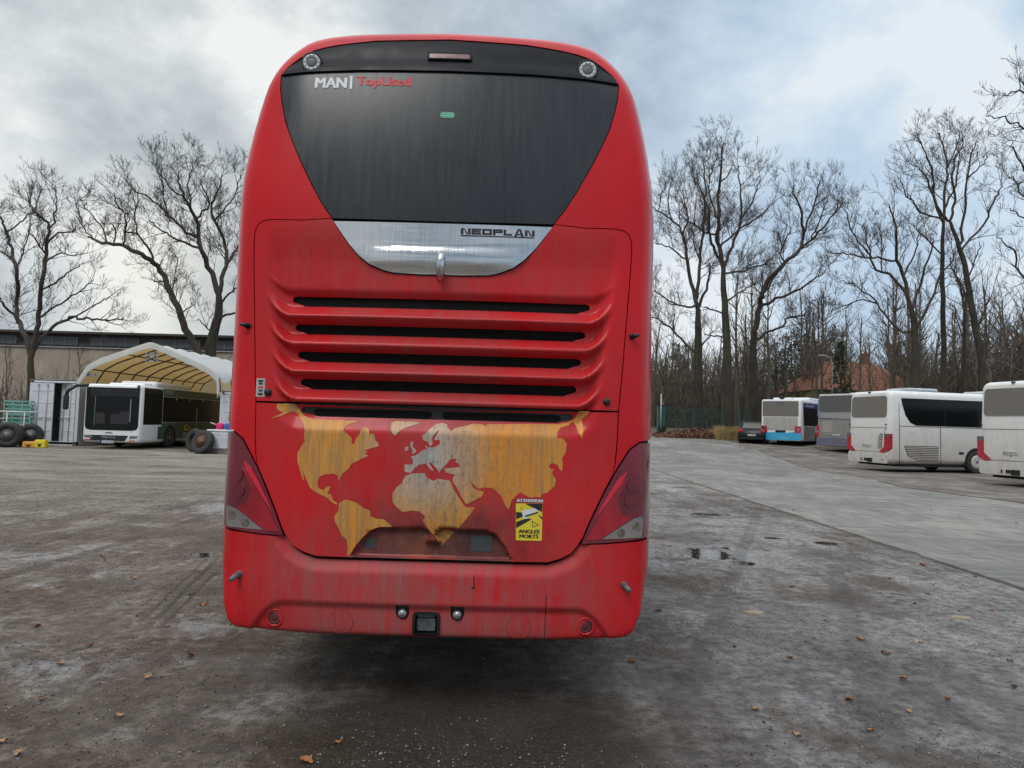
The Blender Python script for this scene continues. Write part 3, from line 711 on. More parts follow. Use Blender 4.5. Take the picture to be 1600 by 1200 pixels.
# square cut-outs for the low lamps and the tow eye cover
low_l = fcs([(617, 946), (638.5, 946), (638.5, 961), (635, 968), (628, 970.5), (621, 968), (617, 961)])
low_l = [(a, b) for a, b in low_l]; low_r = [(-a, b) for a, b in low_l]
cx_, cz_ = fc(665, 977); tow = rrect(cx_ - .075, cx_ + .075, cz_ - .066, cz_ + .066, .022)
bumper = patch('rear_bumper', sym(bump_half), RED_B, step=.0125, holes=[low_l, low_r, tow], relief=rel_bump, bstep=.012)
# lamps
lamp_outer = out_seg(zlbo, zlt - .012)
lampP = lamp_bot[:-1] + lamp_outer + lamp_in[::-1][1:-1] if False else (lamp_in[::-1] + lamp_bot[1:-1] + lamp_outer)
def inner_lamp(k, mirror):
    return None
for sgn in (1, -1):
    P = [(sgn * a, b) for a, b in lampP]
    lamp = patch('tail_lamp', P, LAMPDK, step=.02, off=-.004, gap=.006)
    tag(lamp, label='left wrap-around tail lamp with red and clear lens' if sgn > 0 else 'right wrap-around tail lamp with red and clear lens')
    cl = fcs(c5([(62, 790), (64, 760), (80, 752), (120, 770), (200, 830), (318, 922), (180, 910), (64, 893)]))
    patch('reversing_lens', [(sgn * a, b) for a, b in cl], LAMPCL, lamp, off=-.007, gap=0, skirt=.004)
    br = fcs(c5([(170, 480), (215, 520), (270, 620), (345, 760), (425, 935), (330, 925), (250, 860), (130, 765), (200, 740), (235, 640)]))
    patch('stop_lens', [(sgn * a, b) for a, b in br], LAMPRED, lamp, off=-.007, gap=0, skirt=.004)
    st = fcs(c5([(180, 440), (235, 490), (290, 590), (350, 720), (385, 800), (330, 720), (265, 610), (205, 510)]))
    patch('light_guide', [(sgn * a, b) for a, b in st], LAMPBR, lamp, off=-.009, gap=0, skirt=.003)
    for cz in ((140, 540), (150, 650)):
        u, z = fc(*c5([cz])[0]); patch('stop_bulb_ring', [(sgn * a, b) for a, b in circle(u, z, .035, 16)], LAMPDK, lamp, off=-.010, gap=0, skirt=.004)
    for cz in ((100, 820), (195, 870)):
        u, z = fc(*c5([cz])[0]); patch('reflector_bowl', [(sgn * a, b) for a, b in circle(u, z, .024, 16)], simple('lamp_reflector', (.30, .27, .24), .2, .8, var=.5, scale=50), lamp, off=-.009, gap=0, skirt=.002)
# dark inner shell under the seams, and the body behind
patch('inner_shell', [(a * .985, 2.1 + (b - 2.1) * .985) for a, b in OUTPOLY], SOOT, off=.080, step=.05, gap=0, skirt=0)
D_out = depth(np.array(OUTS)); mb = MB()
ringp = OUTPOLY; dd = list(D_out) + list(D_out[::-1])
ysec = [None, .9, 2, 4, 6, 8, 10, 11.6, 12.2, 12.6]; scl = [1, 1, 1, 1, 1, 1, 1, 1, .97, .90]
vs = []
for yk, s_ in zip(ysec, scl):
    for (a, b), d in zip(ringp, dd):
        vs.append((a * s_, d + .002 if yk is None else yk, 2.1 + (b - 2.1) * s_))
n = len(ringp); mb.add(vs, [(k * n + i, k * n + (i + 1) % n, (k + 1) * n + (i + 1) % n, (k + 1) * n + i) for k in range(len(ysec) - 1) for i in range(n)], 0, True)
mb.add([vs[(len(ysec) - 1) * n + i] for i in range(n)], [tuple(range(n))], 0)
mb.build('body', RED_CLEAN, BUS)
mb = MB()
for s_ in (-1, 1):
    for k in range(7): mb.prism(rrect(1.3 + k * 1.55, 2.78 + k * 1.55, 2.25, 3.2, .08), 'yz', s_ * 1.2, s_ * 1.292)
    mb.box((s_ * 1.2, 6.5, .40), (.16, 9.5, .3))
mb.build('side_windows', BLACK, BUS)
mb = MB(); mb.box((0, 6.6, .52), (2.2, 12.0, .30)); mb.tube([(-.7, .9, .44), (-.7, 1.8, .44)], .06, 10); mb.box((.2, 1.9, .34), (1.1, .9, .14), bev=.03)
mb.box((0, 2.4, .38), (2.0, .14, .14)); mb.build('underbody', SOOT, BUS)
for yw in (2.75, 4.15, 10.3):
    for s_ in (-1, 1):
        mb = MB(); R0 = .50; x0 = s_ * 1.25; ins = -s_
        mb.lathe([(0, .29), (.0, .42), (ins * .03, R0 - .015), (ins * .06, R0), (ins * .27, R0), (ins * .30, R0 - .02), (ins * .30, .3)], (x0, yw, R0), 'x', 28)
        ty = mb.build('tyre', RUBBER, BUS)
        mb = MB(); mb.lathe([(ins * .02, .30), (ins * .03, .27), (ins * .10, .20), (ins * .05, .13), (ins * .01, .10)], (x0, yw, R0), 'x', 20); mb.build('rim', RIM, ty)
        mb = MB(); mb.prism([(yw + .60 * math.cos(t), .5 + .60 * math.sin(t)) for t in np.linspace(-.35, math.pi + .35, 22)], 'yz', s_ * 1.22, s_ * 1.2935); mb.build('wheel_arch', SOOT, BUS)
# grilles behind the slots
for k in range(5):
    z1, z2, u = SL[k][1], SL[k][2], SL[k][3]
    if k < 4: patch('louvre_grille', rrect(-u - .02, u + .02, z2 - .02, z1 + .02, .01), GRILLE, off=.070, step=.04, gap=0, skirt=0, bstep=.04)
    else:
        patch('louvre_grille', rrect(-u - .02, u + .02, z2 - .02, z1 + .02, .01), BLACK, off=.050, step=.04, gap=0, skirt=0, bstep=.04)
        for sg in (-1, 1):
            a, b = fc(487, 638)[0], fc(673, 650)[0]
            pp = rrect(min(a, b), max(a, b), z2 + .005, z1 - .008, .022); patch('lower_grille', [(-sg * p, q) for p, q in pp], GRILLE, off=.046, step=.04, gap=0, skirt=.01, bstep=.02)
# chrome plate with its bulge and hook
zct, zcb = fc(690, 348)[1], chrome_e[0][1]
def rel_ch(P):
    t = np.clip((P[:, 1] - zcb) / (zct - zcb), 0, 1); u = P[:, 0]
    b = -.015 * np.sin(np.clip(t / .62, 0, 1) * math.pi) ** 1.5 * (1 - np.clip(np.abs(u) / .56, 0, 1) ** 4)
    b += .0015 * np.sin(u * 6 + 1) * (1 - t) + .0015 * np.exp(-((t - .55) / .05) ** 2) * np.cos(u * 5)
    hook = np.exp(-(u / .045) ** 2) * sstep(.75, .45, t) * 0
    return b + .010
ch = patch('chrome_panel', sym([(0, zcb)] + [(a, b) for a, b in chrome_e[1:-1]] + [(chrome_e[-1][0] + .004, chrome_e[-1][1] - .012), (0, zct)]), CHROME, step=.014, relief=rel_ch, gap=.002)
mb = MB(); hu, hz0 = fc(688, 397); _, hz1 = fc(688, 440)
dy = float(depth([(hu, hz1)])[0])
mb.tube([(0, dy + .005, hz0 + .004), (0, dy - .035, hz0 - .012), (0, dy - .048, hz0 - .05), (0, dy - .040, hz0 - .10), (0, dy - .010, hz1)], [.010, .021, .023, .022, .018], 12)
mb.build('release_handle', CHROME, BUS)
# badge lettering on the chrome
def thick(v, f, w):
    """heavier strokes: the same outline laid three times, a hair apart"""
    n = len(v); return np.concatenate([v + [d, 0] for d in (0, -w, w)]), [tuple(i + n * k for i in t) for k in range(3) for t in f], np.repeat([0, -.0002, -.0004], n)
def face_text(name, txt, px0, py0, px1, py1, mat, parent, bold=0, shear=0, off=-.004, relief=NOREL, sk=.003):
    a, b = fc(px0, py0), fc(px1, py1); v, f = text2d(txt, abs(b[0] - a[0]), abs(a[1] - b[1]), bold, shear)
    v, f, zo = thick(v, f, bold); P = v + [(a[0] + b[0]) / 2, (a[1] + b[1]) / 2]; W = np.stack([P[:, 0], depth(P) + relief(P) + off + zo, P[:, 1]], 1)
    m_ = MB(); m_.add(W, f, 0, False)
    return m_.build(name, mat, parent, normals=False)
bm_ = MB(); a, b = fc(720, 356), fc(835, 372)
# wide block letters built stroke by stroke: N E O P L A N with an underline
def badge():
    W = b[0] - a[0]; H = a[1] - b[1]; x = a[0]; z0 = b[1]; s = H * .24
    strokes = []
    lw = W * .133; g = W * .012; zb = z0 + H * .26; zt = z0 + H
    def q(x0, x1, y0, y1): strokes.append([(x0, y0), (x1, y0), (x1, y1), (x0, y1)])
    th = (zt - zb) * .34; vw = lw * .27
    for ch_ in 'NEOPLAN':
        x1 = x + lw
        if ch_ == 'N':
            q(x, x + vw, zb, zt); q(x1 - vw, x1, zb, zt); strokes.append([(x + vw, zt), (x + vw * .4 + vw, zt), (x1 - vw, zb), (x1 - vw * 1.6, zb)])
        if ch_ == 'E':
            q(x, x + vw, zb, zt); q(x + vw, x1, zt - th * .8, zt); q(x + vw, x1 - vw * .3, (zb + zt) / 2 - th * .3, (zb + zt) / 2 + th * .3); q(x + vw, x1, zb, zb + th * .8)
        if ch_ == 'O': q(x, x + vw, zb, zt); q(x1 - vw, x1, zb, zt); q(x + vw, x1 - vw, zt - th * .8, zt); q(x + vw, x1 - vw, zb, zb + th * .8)
        if ch_ == 'P': q(x, x + vw, zb, zt); q(x + vw, x1, zt - th * .7, zt); q(x1 - vw, x1, (zb + zt) / 2 - th * .3, zt - th * .7); q(x + vw, x1 - vw, (zb + zt) / 2 - th * .3, (zb + zt) / 2 + th * .4)
        if ch_ == 'L': q(x, x + vw, zb, zt); q(x + vw, x1 - lw * .12, zb, zb + th * .8)
        if ch_ == 'A':
            m2 = (x + x1) / 2; zt2 = zt + H * .12; strokes.append([(x, zb - H * .1), (x + vw, zb - H * .1), (m2 + vw * .1, zt2), (m2 - vw * .6, zt2)]); strokes.append([(x1 - vw, zb - H * .1), (x1, zb - H * .1), (m2 + vw * .6, zt2), (m2 - vw * .1, zt2)]); q(x + vw * .9, x1 - vw * .9, zb + th * .35, zb + th * .9)
        x = x1 + g
    q(a[0], b[0], z0, z0 + H * .13)
    return strokes
for st in badge():
    P = np.array(st); W = np.stack([P[:, 0], depth(P) + rel_ch(P) - .005, P[:, 1]], 1); W2 = W + [0, .006, 0]
    bm_.add(np.concatenate([W, W2]), [(0, 1, 2, 3), (0, 1, 5, 4), (1, 2, 6, 5), (2, 3, 7, 6), (3, 0, 4, 7)], 0)
bm_.build('badge_lettering', BLACK_T, ch)
face_text('white_lettering', 'MAN', 494, 121, 540.5, 137, WHITE_T, glass, bold=.0042, off=.0015)
patch('divider_bar', [(p[0], p[1]) for p in fcs([(547, 118), (551, 118), (550, 138.5), (546, 138.5)])], WHITE_T, glass, off=.0015, gap=0, skirt=0)
face_text('red_lettering', 'TopUsed', 558, 119.5, 641, 138.5, RED_T, glass, bold=.0042, off=.0015)
u, z = fc(699, 179.5); st_ = patch('window_sticker', rrect(u - .042, u + .042, z - .0185, z + .0185, .017), GREEN_S, glass, off=.0015, gap=0, skirt=0)
patch('sticker_stripe', rrect(u - .028, u + .028, z - .006, z - .002, .001), simple('pale_green', (.35, .6, .48), .5), st_, off=.0005, gap=0, skirt=0)
# brake light in the band
q = fcs([(668.5, 82.5), (738, 83.5), (738, 94), (668.5, 93)]); x0, x1, z0, z1 = q[0][0], q[1][0], q[3][1], q[0][1]
bl = patch('brake_light_housing', rrect(x0, x1, z0, z1, .012), SOOT, off=-.012, gap=0, skirt=.02, relief=rel_sp)
patch('brake_light_lens', rrect(x0 + .012, x1 - .012, z0 + .006, z1 - .010, .008), simple('dim_red_lens', (.11, .018, .024), .3, coat=.2), bl, off=-.014, gap=0, skirt=.004, relief=rel_sp)
# round roof cameras
for s_ in (-1, 1):
    u, z = fc(488, 99); u = abs(u) * s_; dyy = float(depth([(u, z)])[0]) - .012
    mb = MB(); mb.lathe([(.03, .050), (-.002, .050), (-.006, .047), (-.006, .033), (.006, .030)], (u, dyy, z), 'y', 28); r1 = mb.build('vent_ring', simple('white_ring', (.52, .53, .53), .45), BUS)
    mb = MB(); mb.lathe([(.012, .031), (.0, .031), (-.004, .024), (-.005, .010)], (u, dyy, z), 'y', 20); mb.build('vent_core', GREYPL, r1)
    mb = MB()
    for k in range(10):
        t = 2 * math.pi * k / 10; mb.box((u + .040 * math.cos(t), dyy - .0065, z + .040 * math.sin(t)), (.006, .002, .006))
    mb.build('ring_screws', BLACK_T, r1)
    mb = MB(); mb.lathe([(.05, .062), (-.006, .060), (-.004, .051), (.02, .051)], (u, dyy + .004, z + .004), 'y', 28); mb.build('vent_shroud', BLACK, BUS)
# locks, pins, sticker on the hatch
for s_, (px, py) in ((-1, (419, 613)), (1, (419, 613))):
    u, z = fc(px, py); u = abs(u) * s_; dyy = float(depth([(u, z)])[0])
    mb = MB(); mb.lathe([(.01, .020), (-.012, .020), (-.016, .014), (-.017, .004)], (u, dyy, z), 'y', 16); mb.box((u, dyy - .017, z), (.024, .008, .009)); mb.build('hatch_lock', BLACK, BUS)
for s_ in (-1, 1):
    u, z = fc(388, 509); u = abs(u) * s_; dyy = float(depth([(u, z)])[0])
    mb = MB(); mb.lathe([(.01, .020), (-.010, .018)], (u, dyy, z), 'y', 14); mb.tube([(u, dyy - .005, z), (u + s_ * .012, dyy - .03, z + .001), (u + s_ * .035, dyy - .04, z + .003)], [.013, .012, .007], 10); mb.build('hatch_stop', BLACK, BUS)
    u, z = fc(374, 897); u = abs(u) * s_; dyy = float(depth([(u, z)])[0])
    mb = MB(); mb.lathe([(.01, .019), (-.008, .019)], (u, dyy, z), 'y', 14); mb.tube([(u, dyy - .002, z), (u + s_ * .008, dyy - .04, z - .004), (u + s_ * .020, dyy - .075, z - .016)], [.016, .015, .012], 12); mb.build('bumper_pin', GREYPL, BUS)
q = fcs([(401, 591), (413.5, 620)]); pst = patch('info_sticker', rrect(q[0][0], q[1][0], q[1][1], q[0][1], .003), simple('grey_sticker', (.42, .42, .40), .5, var=.3, scale=40), off=-.002, gap=0, skirt=.002)
for i_, (zz, c_) in enumerate(((.86, BLACK_T), (.72, BLACK_T), (.52, RED_T), (.34, BLACK_T), (.15, BLACK_T))):
    w_ = (q[1][0] - q[0][0]); h_ = (q[0][1] - q[1][1]); mx = (q[0][0] + q[1][0]) / 2; zc = q[1][1] + h_ * zz
    patch('sticker_print', rrect(mx - w_ * (.2 if i_ % 2 else .28), mx + w_ * (.2 if i_ % 2 else .28), zc - .006, zc + .005, .002), c_, pst, off=-.003, gap=0, skirt=0)
# lamps and covers on the bumper
for s_ in (-1, 1):
    P = low_l if s_ < 0 else low_r; mx = sum(p[0] for p in P) / len(P); mz = sum(p[1] for p in P) / len(P)
    fr = patch('plate_lamp_housing', P, BLACK, off=.045, gap=0, skirt=0, step=.03)
    mb = MB(); dyy = float(depth([(mx, mz)])[0]); mb.lathe([(.05, .020), (.020, .026), (.008, .020), (.002, .008)], (mx, dyy, mz), 'y', 16)
    mb.build('plate_lamp', simple('plate_lamp_glass', (.38, .38, .37), .15, .6, var=.5, scale=60), fr)
    u, z = fc(427, 967); u = abs(u) * s_; dyy = float(depth([(u, z)])[0] + rel_bump(np.array([(u, z)]))[0])
    mb = MB(); mb.lathe([(.02, .049), (-.004, .049), (-.006, .042), (.002, .038), (.004, .030)], (u, dyy, z), 'y', 28); rf = mb.build('fog_reflector_rim', RED_D, BUS)
    mb = MB(); mb.lathe([(.012, .039), (.0, .038), (-.002, .028), (.0, .026), (-.003, .018), (-.004, .004)], (u, dyy, z), 'y', 24); mb.build('fog_reflector_lens', simple('dark_red_reflector', (.10, .022, .03), .25, coat=.3), rf)
    u, z = fc(531, 974.5); u = abs(u) * s_; mb = MB()
    cp = circle(u, z, .0675, 40); dc = depth(cp) + rel_bump(np.array(cp)); ri = circle(u, z, .0655, 40)
    mb.add([(a_, d_ - .001, b_) for (a_, b_), d_ in zip(cp, dc)] + [(a_, d_ - .001, b_) for (a_, b_), d_ in zip(ri, dc)], [(i, (i + 1) % 40, (i + 1) % 40 + 40, i + 40) for i in range(40)], 0)
    patch('x', ri, None, off=-.002, gap=0, skirt=.004, step=.03, relief=rel_bump, mb=mb, mi=1)
    mb.build('round_cap', [simple('groove', (.10, .012, .014), .6), RED_B], BUS)
th = patch('tow_cover_frame', [(cx_ + (a - cx_) * 1.0, cz_ + (b - cz_) * 1.0) for a, b in tow], BLACK, off=.05, gap=0, skirt=0, step=.03, relief=rel_bump)
inn = [(cx_ + (a - cx_) * .80, cz_ + (b - cz_) * .80) for a, b in tow]
patch('tow_cover_rim', tow, BLACK, th, off=-.010, gap=0, skirt=.06, holes=[inn], step=.05, relief=rel_bump)
patch('tow_cover_face', rrect(cx_ - .052, cx_ + .048, cz_ - .042, cz_ + .028, .008), simple('grey_lens', (.10, .115, .115), .3, coat=.3, var=.5, scale=25), th, off=.015, gap=0, skirt=.02, relief=rel_bump)
patch('tow_cover_lip', rrect(cx_ - .045, cx_ + .045, cz_ + .036, cz_ + .050, .004), GREYPL, th, off=.005, gap=0, skirt=.02, relief=rel_bump)
# hairline joint and scratches on the bumper
patch('bumper_joint', fcs([(853, 928), (854.3, 928), (851.5, 999), (850.5, 999)]), BLACK, bumper, off=-.001, gap=0, skirt=0, relief=rel_bump)
patch('bumper_scratch', fcs([(739.5, 899), (741, 899), (741.5, 918), (744, 920), (736, 920.5), (740, 916)]), BLACK, bumper, off=-.001, gap=0, skirt=0, relief=rel_bump)
# things in the plate recess
q = fcs([(569, 842), (585, 859)]); patch('plate_lamp_block', rrect(q[0][0], q[1][0], q[1][1], q[0][1], .006), simple('green_grey', (.055, .068, .062), .6), off=-.004, gap=0, skirt=.03, relief=rel_lid)
q = fcs([(735, 838), (768, 864)]); patch('plate_bracket', rrect(q[0][0], q[1][0], q[1][1], q[0][1], .005), simple('dull_bracket', (.045, .055, .052), .6), off=-.004, gap=0, skirt=.02, relief=rel_lid)
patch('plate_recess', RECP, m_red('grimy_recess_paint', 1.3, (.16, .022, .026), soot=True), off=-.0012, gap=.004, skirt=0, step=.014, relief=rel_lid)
# world map print
E6 = 1511
NA = [(415, 48), (470, 45), (530, 48), (545, 75), (590, 130), (640, 152), (760, 160), (970, 166), (940, 178), (905, 190), (880, 210), (875, 235), (900, 255), (930, 285), (932, 330), (950, 325), (960, 290), (985, 265), (1000, 220), (1020, 208), (1050, 225), (1055, 260), (1085, 255), (1095, 300), (1120, 330), (1115, 345), (1060, 360), (1010, 375), (1045, 380), (1020, 395), (1050, 410), (1000, 430), (970, 445), (930, 465), (910, 500), (870, 530), (850, 560), (848, 590), (835, 570), (835, 545), (800, 533), (750, 540), (710, 550), (695, 590), (700, 635), (735, 648), (760, 625), (785, 620), (775, 650), (757, 668), (790, 678), (802, 715), (832, 740), (825, 750), (790, 730), (760, 700), (720, 680), (660, 650), (635, 620), (620, 580), (590, 510), (604, 580), (597, 580), (582, 545), (570, 500), (555, 450), (555, 390), (580, 350), (605, 310), (600, 270), (605, 230), (595, 195), (575, 165), (545, 120), (515, 98), (480, 112), (440, 132), (375, 150), (375, 145), (430, 125), (452, 108), (425, 95), (410, 75)]
SA = [(840, 745), (870, 720), (900, 715), (950, 730), (985, 750), (1010, 770), (1060, 790), (1065, 830), (1100, 845), (1150, 850), (1190, 880), (1212, 902), (1120, 904), (1060, 926), (1005, 978), (953, 1040), (912, 1108), (900, 1100), (905, 1050), (895, 990), (860, 960), (840, 910), (815, 870), (810, 830), (835, 800), (845, 770)]
GR = [(1200, 180), (1230, 168), (1390, 174), (1395, 185), (1350, 200), (1300, 215), (1265, 235), (1235, 268), (1215, 255), (1200, 225)]
UK = [(1340, 308), (1360, 318), (1355, 345), (1375, 365), (1380, 385), (1350, 397), (1355, 370), (1338, 340)]
IR = [(1300, 352), (1325, 345), (1325, 370), (1300, 378)]
EU = [(1420, 270), (1460, 235), (1510, 190), (1560, 182), (E6 + 80, 190), (E6 + 85, 210), (E6 + 110, 240), (E6 + 140, 215), (E6 + 200, 205), (E6 + 260, 188), (E6 + 330, 192), (E6 + 345, 205), (E6 + 360, 190), (E6 + 600, 188), (E6 + 860, 190), (E6 + 925, 175), (E6 + 975, 150), (E6 + 990, 125), (E6 + 1000, 98), (E6 + 1075, 98), (E6 + 1060, 125), (E6 + 1020, 155), (E6 + 1030, 230), (E6 + 1020, 290), (E6 + 995, 250), (E6 + 980, 200), (E6 + 960, 172), (E6 + 930, 198), (E6 + 870, 215), (E6 + 850, 245), (E6 + 845, 285), (E6 + 890, 290), (E6 + 915, 330), (E6 + 905, 390), (E6 + 880, 430), (E6 + 885, 475), (E6 + 880, 520), (E6 + 862, 500), (E6 + 850, 475), (E6 + 815, 460), (E6 + 785, 480), (E6 + 800, 500), (E6 + 825, 500), (E6 + 812, 530), (E6 + 840, 580), (E6 + 830, 620), (E6 + 780, 665), (E6 + 740, 675), (E6 + 732, 700), (E6 + 700, 695), (E6 + 660, 700), (E6 + 620, 680), (E6 + 590, 662), (E6 + 560, 690), (E6 + 530, 720), (E6 + 512, 785), (E6 + 490, 760), (E6 + 460, 690), (E6 + 435, 665), (E6 + 400, 635), (E6 + 330, 630), (E6 + 300, 640), (E6 + 265, 605), (E6 + 245, 593), (E6 + 265, 635), (E6 + 310, 652), (E6 + 340, 662), (E6 + 320, 695), (E6 + 270, 720), (E6 + 215, 745), (E6 + 180, 690), (E6 + 150, 630), (E6 + 122, 588), (E6 + 125, 560), (E6 + 140, 540), (E6 + 110, 535), (E6 + 75, 525), (E6 + 62, 500), (E6 + 120, 492), (E6 + 175, 488), (E6 + 165, 465), (E6 + 140, 455), (E6 + 150, 428), (E6 + 100, 435), (E6 + 85, 460), (E6 + 58, 488), (1550, 510), (1540, 525), (1520, 495), (1480, 455), (1465, 460), (1500, 510), (1490, 515), (1445, 465), (1400, 470), (1375, 490), (1340, 530), (1300, 520), (1298, 470), (1355, 470), (1360, 440), (1340, 415), (1380, 405), (1420, 375), (1450, 362), (1442, 335), (1465, 352), (1510, 350), (1545, 325), (1545, 302), (1500, 300), (1535, 240), (1545, 228), (1520, 240), (1488, 290), (1495, 325), (1475, 345), (1460, 310), (1430, 305)]
AF = [(1310, 545), (1350, 532), (1440, 530), (1450, 560), (1500, 585), (1530, 570), (1600, 580), (E6 + 108, 588), (E6 + 125, 640), (E6 + 185, 730), (E6 + 212, 768), (E6 + 275, 765), (E6 + 250, 810), (E6 + 190, 880), (E6 + 130, 945), (E6 + 70, 1010), (1550, 1040), (1535, 1012), (1495, 955), (1450, 900), (1425, 860), (1440, 830), (1400, 795), (1350, 790), (1290, 800), (1245, 770), (1215, 730), (1215, 670), (1240, 630), (1280, 600), (1290, 570)]
JP = [(E6 + 870, 440), (E6 + 880, 455), (E6 + 872, 520), (E6 + 862, 500)]
mb = MB()
def rough_edge(poly, amp=.0022, step=.010):
    d = densify(poly, step); return [(a + amp * noise.noise((a * 90, b * 90, 1)), b + amp * noise.noise((a * 90, b * 90, 7))) for a, b in d]
for P in (NA, SA, GR, UK, IR, EU, AF):
    patch('x', rough_edge(fcs(c5(P))), None, off=-.0018, gap=0, skirt=0, step=.014, relief=rel_lid, bstep=.012, mb=mb)
mb.build('world_map_print', MAPM, BUS, normals=False)
# blind spot warning sticker
sx = lambda p: (p[0] / 4.4444 + 680, p[1] / 4.4444 + 620)
ws = [fc(*sx(p)) for p in ((560, 705), (745, 705), (740, 1000), (560, 995))]
mb = MB()
patch('x', [fc(*sx(p)) for p in ((560, 740), (745, 740), (740, 1000), (560, 996))], None, off=-.003, gap=0, skirt=.001, mb=mb, mi=0)
patch('x', [fc(*sx(p)) for p in ((566, 702), (748, 702), (745, 740), (560, 740))], None, off=-.003, gap=0, skirt=.001, mb=mb, mi=1)
patch('x', [fc(*sx(p)) for p in ((622, 741), (744, 741), (742, 800))], None, off=-.0036, gap=0, skirt=0, mb=mb, mi=2)
patch('x', [fc(*sx(p)) for p in ((561, 800), (600, 802), (612, 830), (563, 850))], None, off=-.0036, gap=0, skirt=0, mb=mb, mi=2)
patch('x', [fc(*sx(p)) for p in ((562, 868), (640, 842), (670, 850), (562, 912))], None, off=-.0036, gap=0, skirt=0, mb=mb, mi=2)
patch('x', [fc(*sx(p)) for p in ((715, 815), (743, 838), (743, 852), (722, 832))], None, off=-.0036, gap=0, skirt=0, mb=mb, mi=2)
patch('x', [fc(*sx(p)) for p in ((600, 790), (690, 772), (716, 792), (714, 806), (628, 836), (606, 820))], None, off=-.0042, gap=0, skirt=0, mb=mb, mi=3)
patch('x', [fc(*sx(p)) for p in ((622, 824), (714, 796), (714, 806), (626, 834))], None, off=-.0047, gap=0, skirt=0, mb=mb, mi=2)
patch('x', [fc(*sx(p)) for p in ((604, 822), (626, 838), (650, 832), (640, 846), (614, 848))], None, off=-.0042, gap=0, skirt=0, mb=mb, mi=3)
for tri in (((672, 862), (724, 888), (676, 908)), ((590, 764), (612, 776), (594, 786))):
    m_ = np.mean(tri, 0); inn_ = [tuple(m_ + (np.array(p) - m_) * .72) for p in tri]
    patch('x', [fc(*sx(p)) for p in tri], None, off=-.0036, gap=0, skirt=0, mb=mb, mi=2, holes=[[fc(*sx(p)) for p in inn_]])
for txt, bx, mi_ in (('ATTENTION', (567, 708, 746, 733), 3), ('ANGLES', (580, 920, 722, 948), 2), ('MORTS', (586, 954, 715, 982), 2)):
    A_, B_ = fc(*sx(bx[:2])), fc(*sx(bx[2:])); v, f = text2d(txt, B_[0] - A_[0], A_[1] - B_[1], .012)
    v, f, zo = thick(v, f, .0016); P = v + [(A_[0] + B_[0]) / 2, (A_[1] + B_[1]) / 2]; mb.add(np.stack([P[:, 0], depth(P) - .0045 + zo, P[:, 1]], 1), f, mi_)
stk = mb.build('warning_sticker', [YEL, simple('sticker_red', (.32, .03, .035), .5), BLACK_T, simple('sticker_white', (.66, .67, .68), .5, var=.1)], BUS, normals=False)
#---MARK_BUS_END
# ------------------------------------------------------------------ other vehicles
PWHITE = simple('white_coach_paint', (.74, .74, .71), .35, coat=.1, var=.08, dirt=1.25)
PWHITE2 = simple('clean_white_paint', (.78, .80, .80), .3, coat=.3, var=.06, dirt=.35)
PSILV = simple('silver_grey_paint', (.33, .335, .34), .4, .3, coat=.2, var=.15, dirt=.9)
PBLUE = simple('blue_band_paint', (.02, .36, .62), .4, var=.1, dirt=.25)
PNAVY = simple('navy_paint', (.08, .10, .19), .5, var=.2, dirt=.6)
PGREEN = simple('dark_green_paint', (.045, .095, .065), .4, coat=.2, var=.2)
PBLACK = simple('black_car_paint', (.008, .009, .011), .35, coat=.1, var=.2, spec=.25)
def m_pglass(name, dust, c=(.02, .022, .024)):
    t = NT(name); s = t.noise(5, 6, .7, (6, 6, .8)); t.base(t.mix(t.math('MULTIPLY_ADD', s, dust, dust * .4, clamp=True), c, (.27, .25, .21))); t.set('Roughness', .12 + dust * .5); t.set('Specular IOR Level', .28); return t.m
GLS = m_pglass('side_glass', .005, (.006, .007, .008)); GLSD = m_pglass('dirty_rear_glass', .55, (.06, .06, .06)); GLSM = m_pglass('dusty_rear_glass', .28, (.05, .05, .06))
REDL = simple('red_tail_lens', (.42, .02, .035), .25, coat=.5, var=.2); DKG = simple('dark_grille', (.03, .03, .03), .6, dirt=.6)
PLATE = simple('plate_white', (.55, .56, .56), .5, var=.1); PLB = simple('plate_blue', (.02, .06, .30), .5)
SEATM = simple('seat_fabric', (.03, .04, .10), .8, var=.4)
def ss(a, b, x): return float(sstep(a, b, x))
